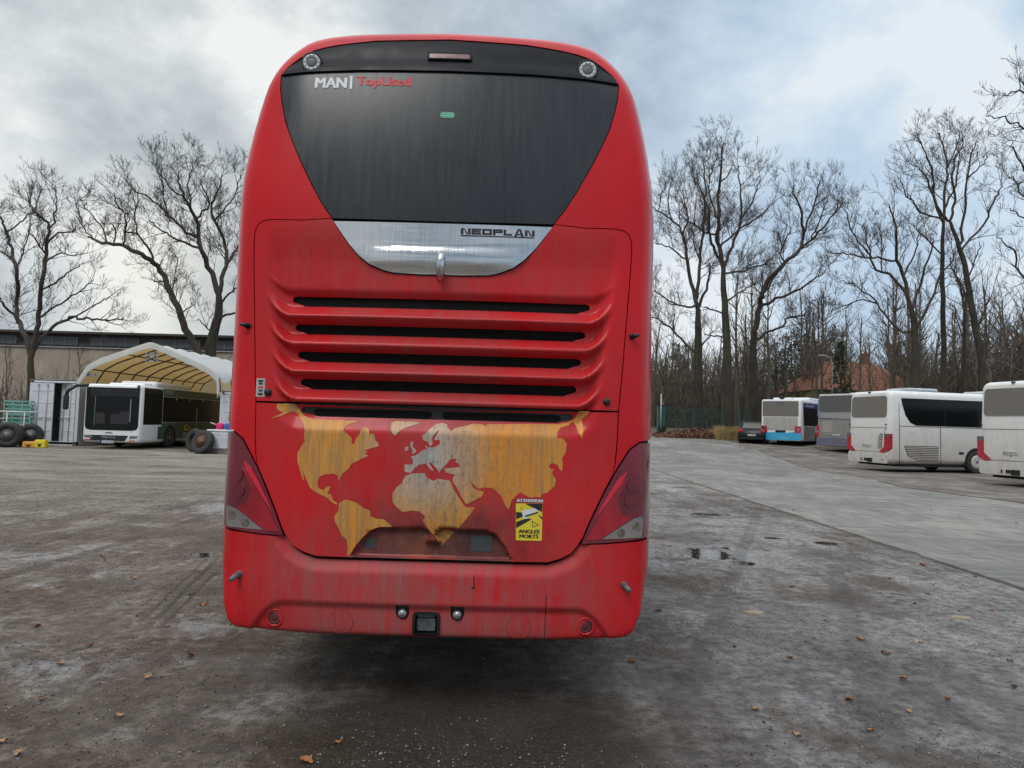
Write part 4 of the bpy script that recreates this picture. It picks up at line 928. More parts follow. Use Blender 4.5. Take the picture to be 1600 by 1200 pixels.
def shell(W, H, L, z0, rt=.22, rb=.06, rr=.28, rf=.30, lean_r=.0, lean_f=.0, tumble=.03, mat=None, parent=None, name='body'):
    """rounded coach body: cross-section rings along +Y, rounded at rear (y=0) and front (y=L)"""
    sec = rrect(-W / 2, W / 2, z0, H, rt, 5); k = 6; ys = []
    for i in range(k + 1):
        t = i / k * math.pi / 2; ys.append((rr * (1 - math.sin(t)), rr * (1 - math.cos(t)) * 0 + rr * .45 * (1 - math.sqrt(max(0, 1 - (1 - math.sin(t)) ** 2)))))
    prof = [(0.0, .16), (.02, .09), (.06, .045), (.14, .015), (.26, 0.0)]
    rows = [(y * rr / .26, i_ * rr / .26) for y, i_ in prof] + [(L * q, 0.0) for q in (.2, .4, .6, .8)] + [(L - y * rf / .26, i_ * rf / .26) for y, i_ in prof[::-1]]
    mb = MB(); n = len(sec); vs = []
    for y, i_ in rows:
        for a, b in sec:
            sx_ = 1 - 2 * i_ / W; cz = (z0 + H) / 2; sz_ = 1 - 2 * i_ / (H - z0) * (.8)
            bb = cz + (b - cz) * sz_; aa = a * sx_ * (1 - tumble * ss(1.0, H, bb))
            e = y
            if y < L / 2: e += lean_r * ss(1.2, H, bb) * max(0, 1 - y / (L * .3))
            else: e -= lean_f * ss(1.0, H, bb) * max(0, 1 - (L - y) / (L * .3))
            vs.append((aa, e, bb))
    mb.add(vs, [(k_ * n + i, k_ * n + (i + 1) % n, (k_ + 1) * n + (i + 1) % n, (k_ + 1) * n + i) for k_ in range(len(rows) - 1) for i in range(n)], 0, True)
    mb.add(vs[:n], [tuple(range(n))], 0); mb.add(vs[-n:], [tuple(range(n))[::-1]], 0)
    return mb.build(name, mat, parent)
def rear_poly(name, poly, mat, parent, y=0.0, th=.02, lf=lambda z: 0.0):
    """panel on the rear face following its lean"""
    mb = MB(); n = len(poly); fr = [(a, y - .006 + lf(b), b) for a, b in poly]; bk = [(a, y + th + lf(b), b) for a, b in poly]
    mb.add(fr + bk, [tuple(range(n))] + [(i, (i + 1) % n, (i + 1) % n + n, i + n) for i in range(n)], 0); return mb.build(name, mat, parent)
def side_poly(name, poly, x, mat, parent, W=2.55, tumble=.03, H=3.5, th=.02):
    mb = MB(); n = len(poly); s_ = 1 if x > 0 else -1
    def X(z): return abs(x) * (1 - tumble * ss(1.0, H, z))
    poly = densify(poly, .4); n = len(poly)
    fr = [(s_ * (X(b) + .008), a, b) for a, b in poly]; bk = [(s_ * (X(b) - th), a, b) for a, b in poly]
    mb.add(fr + bk, [tuple(range(n))] + [(i, (i + 1) % n, (i + 1) % n + n, i + n) for i in range(n)], 0); return mb.build(name, mat, parent)
def wheel(parent, x, y, r=.5, w=.28, rimm=RIM, arch=True, out=.012, cover=False):
    s_ = 1 if x > 0 else -1
    if arch:
        mb = MB(); mb.prism([(y + (r + .10) * math.cos(t), r + (r + .10) * math.sin(t)) for t in np.linspace(-.3, math.pi + .3, 22)], 'yz', x - s_ * .06, x + s_ * .010); mb.build('wheel_arch', SOOT, parent)
    x0 = x + s_ * (out + .012); q = -s_; mb = MB()
    mb.lathe([(q * .02, r * .56), (0, r * .62), (0, r * .88), (q * .025, r * .97), (q * .06, r), (q * (w - .06), r), (q * (w - .02), r * .96), (q * w, r * .6)], (x0, y, r), 'x', 28); ty = mb.build('tyre', RUBBER, parent)
    if cover:
        mb = MB(); mb.lathe([(q * .02, r * .60), (-q * .012, r * .57), (-q * .020, r * .40), (-q * .010, r * .16), (-q * .012, r * .02)], (x0, y, r), 'x', 24); cv = mb.build('wheel_cover', rimm, ty)
        mb = MB(); mb.lathe([(-q * .01, r * .10), (-q * .03, r * .09), (-q * .032, r * .02)], (x0, y, r), 'x', 12); mb.build('hub_cap', BLACK, ty); return ty
    mb = MB(); mb.lathe([(q * .02, r * .58), (-q * .005, r * .54), (q * .05, r * .46), (q * .06, r * .30), (q * .01, r * .22), (-q * .005, r * .18), (-q * .008, r * .05)], (x0, y, r), 'x', 20)
    for k in range(10):
        t = 2 * math.pi * k / 10; mb.lathe([(q * .03, .016), (-q * .002, .014)], (x0, y + r * .36 * math.cos(t), r + r * .36 * math.sin(t)), 'x', 6)
    mb.build('rim', rimm, ty); return ty
def local_text(name, txt, w, h, place, mat, parent, bold=.008):
    v, f = text2d(txt, w, h, bold); m_ = MB(); m_.add([place(a, b) for a, b in v], f, 0); return m_.build(name, mat, parent, normals=False)
def plate(parent, y, xc, zc, txt, w=.52, lf=lambda z: 0.0):
    f = rear_poly('number_plate', rrect(xc - w / 2, xc + w / 2, zc - .055, zc + .055, .012, 2), PLATE, parent, y - .016, .02, lf)
    rear_poly('country_strip', rrect(xc - w / 2 + .004, xc - w / 2 + .045, zc - .05, zc + .05, .005, 2), PLB, f, y - .019, .004, lf)
    local_text('plate_lettering', txt, w * .78, .07, lambda a, b: (xc + .025 + a, y - .0275 + lf(zc), zc + b), BLACK_T, f, .0)
def grille(name, poly, parent, pitch=.05, x=None, y=None, slatm=None, **k):
    """vent panel with slats"""
    zs = [p[1] for p in poly]; P = poly
    base = side_poly(name, poly, x, DKG, parent, **k) if x is not None else rear_poly(name, poly, DKG, parent, y)
    mb = MB(); z = min(zs) + pitch * .6
    while z < max(zs) - pitch * .4:
        xsn = []
        for i in range(len(P)):
            (a, b), (c, d) = P[i], P[(i + 1) % len(P)]
            if (b > z) != (d > z): xsn.append(a + (c - a) * (z - b) / (d - b))
        if len(xsn) >= 2:
            lo, hi = min(xsn) + .02, max(xsn) - .02
            if x is not None: mb.box((x + (.012 if x > 0 else -.012), (lo + hi) / 2, z), (.02, hi - lo, pitch * .40))
            else: mb.box(((lo + hi) / 2, y - .014, z), (hi - lo, .02, pitch * .40))
        z += pitch
    mb.build('slat', slatm or PWHITE, base); return base
def roof_unit(parent, x, y, z, w, l, h, mat, name='roof_unit'):
    mb = MB(); mb.box((x, y, z + h / 2 - .02), (w, l, h), bev=h * .35); return mb.build(name, mat, parent)

GCO = 'coaches and buses parked angled along the right side of the yard'
def place(px, Y, dz=0.0):
    p = at(px, 690, Y); return (p[0], Y, float(gz(p[0], Y)) + dz)
def hd(b): return -R_(b)       # heading b degrees from +Y towards +X

# white tourist coach with the long dark side window
def coach_white(c, b, label, plate_txt, amber=True):
    W, H, L = 2.55, 3.46, 11.8
    o = empty('coach', c, hd(b), label, 'coach', GCO)
    shell(W, H, L, .34, rt=.25, mat=PWHITE, parent=o, lean_r=.10)
    lf = lambda z: .10 * ss(1.2, 3.46, z)
    rear_poly('rear_window', rrect(-1.06, 1.06, 2.32, 3.22, .14), GLSD, o, -.008, .03, lf)
    rear_poly('hatch_line', [(-1.12, 1.86), (1.12, 1.86), (1.12, 1.875), (-1.12, 1.875)], SOOT, o, -.004, .01, lf)
    hl = rear_poly('engine_hatch', rrect(-1.0, 1.0, .86, 1.84, .12), PWHITE, o, -.012, .03)
    grille('side_vent', [(.62, .98), (.88, 1.02), (.93, 1.62), (.80, 1.66), (.68, 1.50)], o, .075, y=-.016)
    for s_ in (-1, 1):
        t = rear_poly('tail_lamp', [(s_ * q, z) for q, z in ((1.255, .98), (1.26, 1.62), (1.02, 1.62), (1.0, 1.08), (.72, .86), (.95, .80), (1.2, .90))], REDL, o, -.018, .2)
        rear_poly('lamp_top', [(s_ * q, z) for q, z in ((1.262, 1.48), (1.262, 1.62), (1.02, 1.62), (1.02, 1.48))], GREYPL, t, -.022, .02)
        for z_ in (2.0,): rear_poly('hatch_hinge', rrect(s_ * 1.1 - .03, s_ * 1.1 + .03, z_ - .03, z_ + .03, .01, 2), BLACK, o, -.03, .03)
    plate(o, -.016, .0, 1.10, plate_txt)
    for nm_, c_, d_ in (('tow_coupling', (-.10, -.02, .50), (.16, .06, .10)), ('step_plate', (.16, -.03, .48), (.30, .06, .17)), ('socket', (-.34, -.02, .49), (.05, .05, .12)), ('hatch_lock', (0, -.02, 1.0), (.04, .02, .04)), ('bumper_stop', (.92, -.02, .52), (.12, .03, .03))):
        tb = MB(); tb.box(c_, d_, bev=.01); tb.build(nm_, SOOT, o)
    rear_poly('rear_bumper', rrect(-1.2, 1.2, .37, .80, .10), PWHITE, o, -.014, .05)
    mb = MB(); mb.box((0, .12, 3.40), (.10, .12, .06), bev=.015); mb.build('rear_camera', BLACK, o)
    for s_ in (-1, 1):
        win = [(.62, 3.14), (.66, 2.9), (.82, 2.42), (1.05, 2.12), (1.35, 2.0), (L - .6, 2.0), (L - .35, 3.14)]
        sw = side_poly('side_window', win, s_ * W / 2, GLS, o)
        for k in range(1, 6): side_poly('window_bar', [(1.0 + k * 1.8, 2.02), (1.03 + k * 1.8, 2.02), (1.03 + k * 1.8, 3.12), (1.0 + k * 1.8, 3.12)], s_ * (W / 2 + .004), BLACK, sw)
        grille('engine_vent', [(.75, 1.14), (2.45, 1.14), (2.45, .52), (1.4, .52), (.9, .72)], o, .075, x=s_ * W / 2, slatm=PWHITE)
        side_poly('panel_gap', [(2.56, .40), (2.575, .40), (2.575, 1.95), (2.56, 1.95)], s_ * W / 2, SOOT, o)
        side_poly('panel_gap', [(.5, .40), (.515, .40), (.515, 2.9), (.5, 2.9)], s_ * W / 2, SOOT, o)
        side_poly('panel_gap', [(.52, 1.955), (L - .8, 1.955), (L - .8, 1.967), (.52, 1.967)], s_ * W / 2, SOOT, o)
        side_poly('filler_flap', [(3.5, .82), (3.74, .82), (3.74, .92), (3.5, .92)], s_ * W / 2, BLACK, o)
        if amber: side_poly('side_marker', [(1.5, .78), (1.62, .78), (1.62, .82), (1.5, .82)], s_ * (W / 2 + .03), LAMPAM, o)
        wheel(o, s_ * W / 2, 4.4, .5, rimm=simple('white_wheel_cover', (.50, .50, .46), .5, dirt=.3), cover=True); wheel(o, s_ * W / 2, L - 2.6, .5)
    roof_unit(o, .3, 2.0, H, 1.4, 1.5, .17, simple('grey_white_pod', (.42, .47, .50), .5), 'roof_hatch'); roof_unit(o, 0, 7.2, H, 1.9, 2.6, .22, simple('grey_white_pod', (.42, .47, .50), .5), 'air_conditioner')
    mb = MB(); mb.box((0, L / 2, .36), (2.3, L - 1.0, .22)); mb.build('underbody', SOOT, o)
    return o
B2 = 77
def corner(px, Y, b, W=2.55):
    """rear centre from the photo position of the rear left corner"""
    p = at(px, 680, Y); rx, ry = math.cos(R_(b)), -math.sin(R_(b)); x, y = p[0] + rx * W / 2, Y + ry * W / 2
    return (x, y, float(gz(x, y)))
coach_white(corner(1324, 32.2, B2), B2, 'dirty white coach with black side windows and engine vent, second from the right', 'PE 34 KB 210')
coach_white(corner(1527, 24.3, B2), B2, 'white coach cut by the right photo edge, dark rear window above a blank hatch', 'IGM AB 311', False)

# grey coach squeezed between the white ones
b_ = 62; c_ = corner(1275, 42.6, b_); o = empty('coach', c_, hd(b_), 'dusty silver grey coach with navy bumper, mostly hidden behind the white coach', 'coach', GCO)
H = 3.42; shell(2.55, H, 11.5, .32, rt=.2, mat=PSILV, parent=o, lean_r=.08); lf = lambda z: .08 * ss(1.2, H, z)
rear_poly('rear_window', rrect(-1.1, 1.1, 2.35, 3.3, .12), GLSM, o, -.006, .03, lf); rear_poly('roof_edge', rrect(-1.1, 1.1, 3.31, 3.40, .03), PWHITE, o, -.004, .1, lf)
hh = rear_poly('engine_hatch', rrect(-1.05, 1.0, .95, 1.9, .1), simple('grey_hatch', (.24, .235, .225), .5, dirt=.5), o, -.01, .03); rear_poly('poster', rrect(-.85, -.15, 1.15, 1.8, .05), simple('pale_poster', (.33, .31, .26), .6, dirt=.5), hh, -.02, .01)
rear_poly('hatch_seam', [(-1.15, 1.96), (1.15, 1.90), (1.15, 1.93), (-1.15, 1.99)], SOOT, o, -.006, .01, lf)
rear_poly('rear_bumper', rrect(-1.22, 1.22, .36, .84, .08), PNAVY, o, -.02, .06); plate(o, -.02, .1, 1.0, 'DW 18 M 46')
for s_ in (-1, 1):
    t = rear_poly('tail_lamp', rrect(s_ * 1.15 - .09, s_ * 1.15 + .09, .9, 1.55, .05), REDL, o, -.02, .1); rear_poly('clear_lens', rrect(s_ * 1.15 - .07, s_ * 1.15 + .07, 1.12, 1.24, .02), LAMPCL, t, -.026, .01)
    side_poly('side_window', [(.9, 2.0), (10.8, 2.0), (11.0, 3.1), (.7, 3.1)], s_ * 1.275, GLS, o); side_poly('blue_graphic', [(.1, 2.1), (.68, 2.1), (.6, 3.1), (.15, 3.1)], s_ * 1.272, simple('pale_blue_paint', (.16, .30, .48), .5), o); wheel(o, s_ * 1.275, 3.4); wheel(o, s_ * 1.275, 9.0)
roof_unit(o, .2, 3.0, H, 1.5, 2.0, .16, PWHITE, 'air_conditioner')

# city bus with the blue band
b_ = 40; c_ = corner(1189, 46.2, b_); H = 2.95; o = empty('city_bus', c_, hd(b_), 'white city bus with bright blue lower band, beside the small black car', 'bus', GCO)
shell(2.55, H, 11.9, .32, rt=.12, rr=.12, mat=PWHITE2, parent=o, tumble=.01)
rear_poly('rear_window', rrect(-1.18, 1.10, 1.86, 2.84, .05), GLSD, o, -.004, .02); rear_poly('dark_screen', rrect(-.28, .18, 2.58, 2.80, .02), GREYPL, o, -.012, .02)
rear_poly('rear_hatch', rrect(-1.12, 1.05, .98, 1.82, .05), simple('grimy_white', (.40, .39, .35), .6, dirt=.9), o, -.004, .02)
rear_poly('blue_band', [(-1.26, .36), (1.26, .36), (1.26, .98), (.9, .92), (.3, .82), (-.4, .86), (-1.26, .80)], PBLUE, o, -.010, .03); rear_poly('plate_recess', rrect(-.34, .30, .84, .98, .02), SOOT, o, -.02, .02)
local_text('band_lettering', 'eichholz', .62, .12, lambda a, b: (.28 + a, -.022, .52 + b), simple('pale_blue_lettering', (.30, .62, .80), .5), o)
for s_ in (-1, 1):
    t = rear_poly('tail_lamp', rrect(s_ * 1.06 - .20, s_ * 1.06 + .19, .84, 1.26, .03), REDL, o, -.022, .06); rear_poly('indicator_lens', rrect(s_ * 1.08 - .05, s_ * 1.08 + .10, 1.0, 1.12, .02), LAMPCL, t, -.03, .01)
    sw = side_poly('side_window', [(.45, 1.30), (11.0, 1.30), (11.0, 2.72), (.35, 2.72)], s_ * 1.275, GLS, o, tumble=.01); side_poly('sign_strip', [(.35, 2.44), (4.5, 2.44), (4.5, 2.76), (.35, 2.76)], s_ * 1.280, simple('navy_strip', (.03, .03, .16), .5), o, tumble=.01)
    side_poly('grey_skirt', [(.5, .36), (2.8, .36), (2.8, 1.25), (.5, 1.25)], s_ * 1.272, simple('grey_skirt_paint', (.17, .16, .145), .5, dirt=.5), o, tumble=.01); wheel(o, s_ * 1.275, 3.3, .48); wheel(o, s_ * 1.275, 9.2, .48)
for x_, y_, w_, l_ in ((-.45, .5, .35, .4), (.4, .5, .35, .4), (.2, 3.6, 1.7, 2.6)): roof_unit(o, x_, y_, H, w_, l_, .15 if l_ < 1 else .24, PWHITE2)
local_text('side_lettering', 'Burg bei', 1.5, .2, lambda a, b: (1.292, 1.6 + a, 2.58 + b), WHITE_T, o)

# small black hatchback
def hatchback(c, rz, label):
    o = empty('car', c, rz, label, 'car'); W = 1.72
    def sec(prof, name, mat, y_in=.0):
        mb = MB(); rows = []
        for x, k in ((-1, .90), (-.97, .97), (-.88, 1), (.88, 1), (.97, .97), (1, .90)):
            cz = .62; rows.append([(x * W / 2 * (1 - .16 * ss(.85, 1.45, z)), (y - 2.0) * (k * .5 + .5) + 2.0, cz + (z - cz) * (k * .5 + .5)) for y, z in prof])
        n = len(prof); vs = [v for r in rows for v in r]
        mb.add(vs, [(i * n + j, i * n + (j + 1) % n, (i + 1) * n + (j + 1) % n, (i + 1) * n + j) for i in range(len(rows) - 1) for j in range(n)], 0, True)
        mb.add(rows[0], [tuple(range(n))], 0); mb.add(rows[-1], [tuple(range(n))[::-1]], 0); return mb.build(name, mat, o)
    sec([(0.02, .30), (.0, .55), (.06, .92), (.22, .98), (.60, 1.38), (1.0, 1.46), (2.0, 1.47), (2.5, 1.38), (3.1, 1.0), (3.8, .86), (4.02, .66), (4.03, .34), (3.7, .24), (.3, .24)], 'body', PBLACK)
    mb = MB(); mb.add([(-.60, .26, 1.02), (.60, .26, 1.02), (.52, .60, 1.37), (-.52, .60, 1.37), (-.60, .22, 1.02), (.60, .22, 1.02), (.52, .56, 1.38), (-.52, .56, 1.38)], [(4, 5, 6, 7), (0, 1, 5, 4), (1, 2, 6, 5), (2, 3, 7, 6), (3, 0, 4, 7)]); mb.build('rear_window', m_pglass('pale_car_glass', .5), o)
    for s_ in (-1, 1):
        mb = MB(); mb.box((s_ * .68, .05, .86), (.30, .12, .20), bev=.03); mb.build('tail_lamp', REDL, o)
        mb = MB(); mb.prism([(.62, .98), (3.0, .98), (2.45, 1.36), (.95, 1.38)], 'yz', s_ * .70, s_ * .80); mb.build('side_window', GLS, o)
        wheel(o, s_ * .82, .72, .31, .2, arch=True, out=.02); wheel(o, s_ * .82, 3.25, .31, .2, out=.02)
    plate(o, -.02, 0, .58, 'LM 204'); mb = MB(); mb.box((0, -.03, .36), (1.5, .08, .14), bev=.03); mb.build('rear_bumper', SOOT, o)
    mb = MB(); mb.box((0, .58, 1.47), (1.0, .16, .03), bev=.01); mb.build('spoiler', PBLACK, o)
    mb = MB(); [mb.tube([(s_ * .56, .7, 1.46), (s_ * .56, .8, 1.52), (s_ * .58, 2.2, 1.52), (s_ * .58, 2.4, 1.46)], .015, 6) for s_ in (-1, 1)]; mb.build('roof_rail', GREYPL, o); return o
hatchback(place(1174, 46), hd(24), 'small black hatchback parked beside the blue and white city bus')

# white city bus under the shelter, facing the camera (front at y = 0)
Zb = 31.3; bx = at(218, 690, Zb)[0] - 1.275
o = empty('city_bus', (bx, Zb, 0), 0, 'white and dark green city bus facing out of the tent shelter', 'bus')
H = 2.86; shell(2.55, H, 12, .28, rt=.16, rr=.20, mat=PWHITE2, parent=o, tumble=.01)
ws = [(-1.17, 1.00), (-1.10, .86), (-.9, .82), (.9, .82), (1.10, .86), (1.17, 1.00), (1.17, 2.70), (-1.17, 2.70)]
wsm = rear_poly('windscreen', ws, GLS, o, -.006, .05)
rear_poly('destination_box', rrect(-1.0, 1.0, 2.32, 2.64, .04), simple('display_dark', (.012, .012, .014), .3), wsm, -.010, .01)
for q, h_ in ((-.5, .5), (.15, .45), (.55, .55)):
    rear_poly('seat_silhouette', rrect(q - .2, q + .2, 1.1, 1.1 + h_, .08), simple('dim_interior', (.018, .018, .02), .6), wsm, -.008, .004)
rear_poly('interior_rail', rrect(-.78, -.75, 1.0, 2.3, .01), simple('rail_green', (.12, .17, .15), .5), wsm, -.008, .004); rear_poly('interior_rail', rrect(.78, .82, 1.2, 2.2, .01), simple('rail_grey', (.22, .24, .27), .5), wsm, -.008, .004)
gr = rear_poly('front_grille', [(-.98, .60), (.76, .60), (.62, .36), (-.86, .36)], BLACK, o, -.008, .03)
local_text('badge_lettering', 'MAN', .56, .085, lambda a, b: (-.1 + a, -.018, .515 + b), simple('silver_lettering', (.5, .5, .5), .3, .6), gr)
rear_poly('number_plate', rrect(-.44, .16, .26, .37, .01, 2), PLATE, o, -.03, .03); pl = rear_poly('country_strip', rrect(-.44, -.36, .26, .37, .01, 2), PLB, o, -.034, .01)
local_text('plate_lettering', 'B CW 300', .44, .07, lambda a, b: (-.08 + a, -.040, .315 + b), BLACK_T, pl)
mb = MB(); mb.tube([(-.25, -.016, .70), (-.12, -.02, .735), (-.1, -.022, .70), (-.08, -.02, .735), (.05, -.016, .70)], .016, 6); mb.build('emblem', simple('dark_emblem', (.05, .07, .10), .3, .5), o)
for s_ in (-1, 1):
    hl = rear_poly('headlamp', [(s_ * q, z) for q, z in ((.80, .46), (1.16, .50), (1.18, .60), (.86, .60))], LAMPCL, o, -.012, .05); rear_poly('daylight_lamp', rrect(s_ * 1.0 - .12, s_ * 1.0 + .12, .50, .56, .02), GREYPL, hl, -.018, .01)
    rear_poly('fog_lamp', rrect(s_ * .98 - .16, s_ * .98 + .10, .36, .41, .02), LAMPAM if s_ > 0 else REDL, o, -.014, .02)
mb = MB(); mb.tube([(-1.1, .1, 2.78), (-1.45, -.30, 2.74), (-1.72, -.45, 2.50), (-1.78, -.45, 2.30)], [.06, .07, .075, .07], 8); mb.box((-1.78, -.45, 2.0), (.24, .14, .66), bev=.05); mb.build('mirror', BLACK, o)
mb = MB(); mb.tube([(1.1, .1, 2.80), (1.22, -.25, 2.78), (1.26, -.32, 2.6)], [.04, .05, .04], 8); mb.box((1.24, -.30, 2.42), (.10, .20, .36), bev=.04); mb.build('mirror', BLACK, o)
for s_ in (-1, 1):
    side_poly('driver_window', [(.22, 1.10), (1.9, 1.10), (1.9, 2.74), (.22, 2.74)], s_ * 1.273, GLS, o, tumble=.01)
    side_poly('side_window', [(1.95, 1.22), (11.6, 1.22), (11.6, 2.40), (1.95, 2.40)], s_ * 1.273, GLS, o, tumble=.01)
    side_poly('green_roof_strip', [(1.95, 2.42), (11.6, 2.42), (11.6, 2.78), (1.95, 2.78)], s_ * 1.273, PGREEN, o, tumble=.01)
    g_ = side_poly('green_skirt', [(1.55, .42), (11.6, .42), (11.6, 1.20), (1.95, 1.20), (1.9, 1.02), (1.55, 1.0)], s_ * 1.273, PGREEN, o, tumble=.01)
    for yy_ in (2.3, 3.7, 5.3): side_poly('window_light', [(yy_ + .9, 2.28), (yy_ + .98, 2.28), (yy_ + .98, 2.36), (yy_ + .9, 2.36)], s_ * 1.279, WHITE_T, o, tumble=.01)
    side_poly('roof_vent', [(2.1, 2.5), (2.9, 2.5), (2.9, 2.74), (2.1, 2.74)], s_ * 1.281, simple('pale_green_panel', (.16, .24, .17), .5), g_, tumble=.01)
    side_poly('door_edge', [(5.5, .4), (5.56, .4), (5.56, 1.9), (5.5, 1.9)], s_ * 1.283, simple('steel_grey', (.35, .36, .36), .4), o, tumble=.01)
    wheel(o, s_ * 1.275, 2.75, .48); wheel(o, s_ * 1.275, 8.8, .48)
mb = MB(); X_ = 1.286
mb.add([(X_, 4.4 + .26 * math.cos(t), .95 + .15 * math.sin(t)) for t in np.linspace(.7, 5.6, 16)] + [(X_, 4.4 + .14 * math.cos(t), .95 + .08 * math.sin(t)) for t in np.linspace(.7, 5.6, 16)], [(i, i + 1, i + 17, i + 16) for i in range(15)]); mb.box((X_ - .006, 4.75, .95), (.012, .3, .05)); mb.box((X_ - .006, 4.8, .85), (.012, .4, .04)); mb.build('yellow_logo', YEL, o)
mb = MB(); [mb.box((X_ - .006, 4.4, .66 - k * .09), (.010, .7 - k * .1, .03)) for k in range(3)]; mb.build('white_lines', WHITE_T, o)
roof_unit(o, .35, 3.2, H - .02, 1.7, 3.6, .26, PWHITE2, 'air_conditioner'); roof_unit(o, .3, .9, H - .02, 1.6, .8, .12, PWHITE2)

# ------------------------------------------------------------------ containers and tent shelter
CW = simple('white_container_paint', (.58, .61, .63), .55, var=.12, dirt=.3); RUST = simple('rusty_steel', (.16, .085, .05), .8, var=.5, scale=12)
def container(x0, x1, Y, H, L, label, opened=False):
    o = empty('shipping_container', ((x0 + x1) / 2, Y, 0), 0, label, 'container'); W = x1 - x0; mb = MB()
    for s_ in (-1, 1):
        n = int(L / .28); P = []
        for k in range(n + 1):
            y = .1 + k * (L - .2) / n; off = .036 * (k % 4 in (1, 2)); P.append((s_ * (W / 2 - .02 - off), y))
        for (a, b), (c, d) in zip(P[:-1], P[1:]): mb.add([(a, b, .15), (c, d, .15), (c, d, H - .12), (a, b, H - .12)], [(0, 1, 2, 3)])
        mb.box((s_ * (W / 2 - .06), L / 2, .09), (.12, L, .16)); mb.box((s_ * (W / 2 - .04), L / 2, H - .06), (.08, L, .12))
        for y in (.06, L - .06): mb.box((s_ * (W / 2 - .07), y, H / 2), (.14, .12, H))
    mb.box((0, L / 2, H - .03), (W - .1, L, .04)); mb.box((0, L / 2, .12), (W - .1, L, .1)); mb.box((0, L - .08, H / 2), (W - .1, .06, H - .2)); mb.box((0, .06, H - .07), (W, .12, .14)); mb.box((0, .06, .10), (W, .12, .18))
    mb.build('frame_walls', CW, o)
    for k, s_ in enumerate((-1, 1)):
        mb = MB(); w = W / 2 - .15
        mb.box((w / 2, 0, H / 2), (w - .01, .05, H - .34))
        for zz in (.62, 1.25, 1.9, 2.45): mb.box((w / 2, -.028, zz * H / 3.0 + .05), (w * .86, .03, .06), bev=.01)
        ob = mb.build('door', CW, o, (s_ * (W / 2 - .14), -.02, 0)); ob.scale = (-s_, 1, 1)
        ob.rotation_euler = (0, 0, (R_(-24) if opened and s_ > 0 else 0)); mb = MB()
        for q in (.30, .72):
            mb.tube([(w * q, -.065, .25), (w * q, -.065, H - .25)], .018, 8); mb.box((w * q, -.06, H - .25), (.07, .05, .08)); mb.box((w * q, -.06, .25), (.07, .05, .08)); mb.box((w * q + .12, -.08, 1.25), (.30, .02, .035))
        mb.build('lock_rod', simple('zinc_rod', (.40, .42, .43), .5, .4), ob)
    for x_ in (-1, 1):
        for z_ in (.06, H - .06):
            mb = MB(); mb.box((x_ * (W / 2 - .085), -.012, z_), (.17, .06, .12), bev=.01); mb.build('corner_casting', RUST, o)
    return o
Yc = 33.0
xa0, xa1 = at(44, 650, Yc)[0], at(122, 650, Yc)[0]
container(xa0, xa1, Yc, 3.05, 12.2, 'white shipping container left of the bus, one door ajar', True)
xb0 = at(343, 650, Yc)[0]
container(xb0, xb0 + 2.44, Yc, 2.75, 12.2, 'white shipping container right of the bus, partly behind the red coach')
# tent
FAB = None
t_ = NT('tarpaulin_fabric'); s = t_.noise(2.5, 5, .6, (1, 4, 1)); geo = t_.n('ShaderNodeNewGeometry')
c = t_.ramp(s, [(.3, (.66, .70, .72)), (.7, (.80, .83, .84))]); ci = t_.ramp(s, [(.3, (.44, .30, .13)), (.7, (.60, .43, .20))])
inner_m = NT('aged_inner_lining'); si = inner_m.noise(2.5, 5, .6, (1, 4, 1)); inner_m.base(inner_m.ramp(si, [(.3, (.52, .40, .23)), (.7, (.70, .57, .36))])); inner_m.set('Roughness', .7); inner_m.set('Transmission Weight', .0)
# sunlight soaks through the old fabric
tr = inner_m.n('ShaderNodeBsdfTranslucent'); tr.inputs[0].default_value = (.86, .66, .38, 1); mx = inner_m.n('ShaderNodeMixShader'); mx.inputs[0].default_value = .55
om = [n for n in inner_m.t.nodes if n.type == 'OUTPUT_MATERIAL'][0]; inner_m.l(inner_m.b.outputs[0], mx.inputs[1]); inner_m.l(tr.outputs[0], mx.inputs[2]); inner_m.l(mx.outputs[0], om.inputs[0])
t_.base(c); t_.set('Roughness', .6); t_.bump(t_.noise(1.5, 4, .5, (1, 3, 1)), .4, .08)
tr = t_.n('ShaderNodeBsdfTranslucent'); tr.inputs[0].default_value = (.75, .68, .5, 1); mx = t_.n('ShaderNodeMixShader'); mx.inputs[0].default_value = .45
om = [n for n in t_.t.nodes if n.type == 'OUTPUT_MATERIAL'][0]; t_.l(t_.b.outputs[0], mx.inputs[1]); t_.l(tr.outputs[0], mx.inputs[2]); t_.l(mx.outputs[0], om.inputs[0])
TARP, LINING = t_.m, inner_m.m
xl_, xr_ = at(129, 600, Yc)[0] + .0, at(345, 600, Yc)[0]; xm_ = at(241, 560, Yc)[0]; zl_ = 3.0; zap = at(241, 538, Yc)[2]; zr_ = 2.75
o = empty('tent_shelter', (0, Yc - .4, 0), 0, 'peaked white tarpaulin roof with yellowed lining spanning two containers over the bus', 'shelter')
ARC = [(xl_ - .02, zl_ - .05), (xl_ + .10, at(134, 592, Yc)[2]), (at(145, 574, Yc)[0], at(145, 574, Yc)[2]), (at(165, 564, Yc)[0], at(165, 563, Yc)[2]), (at(200, 551, Yc)[0], at(200, 551, Yc)[2]), (xm_ - .15, zap - .03), (xm_, zap), (xm_ + .15, zap - .02), (at(270, 548, Yc)[0], at(270, 548, Yc)[2]), (at(310, 565, Yc)[0], at(310, 566, Yc)[2]), (at(334, 577, Yc)[0], at(334, 578, Yc)[2]), (xr_ + .05, at(344, 590, Yc)[2]), (xr_ + .12, zr_ - .02)]
nb_ = 9; Lt = 12.6
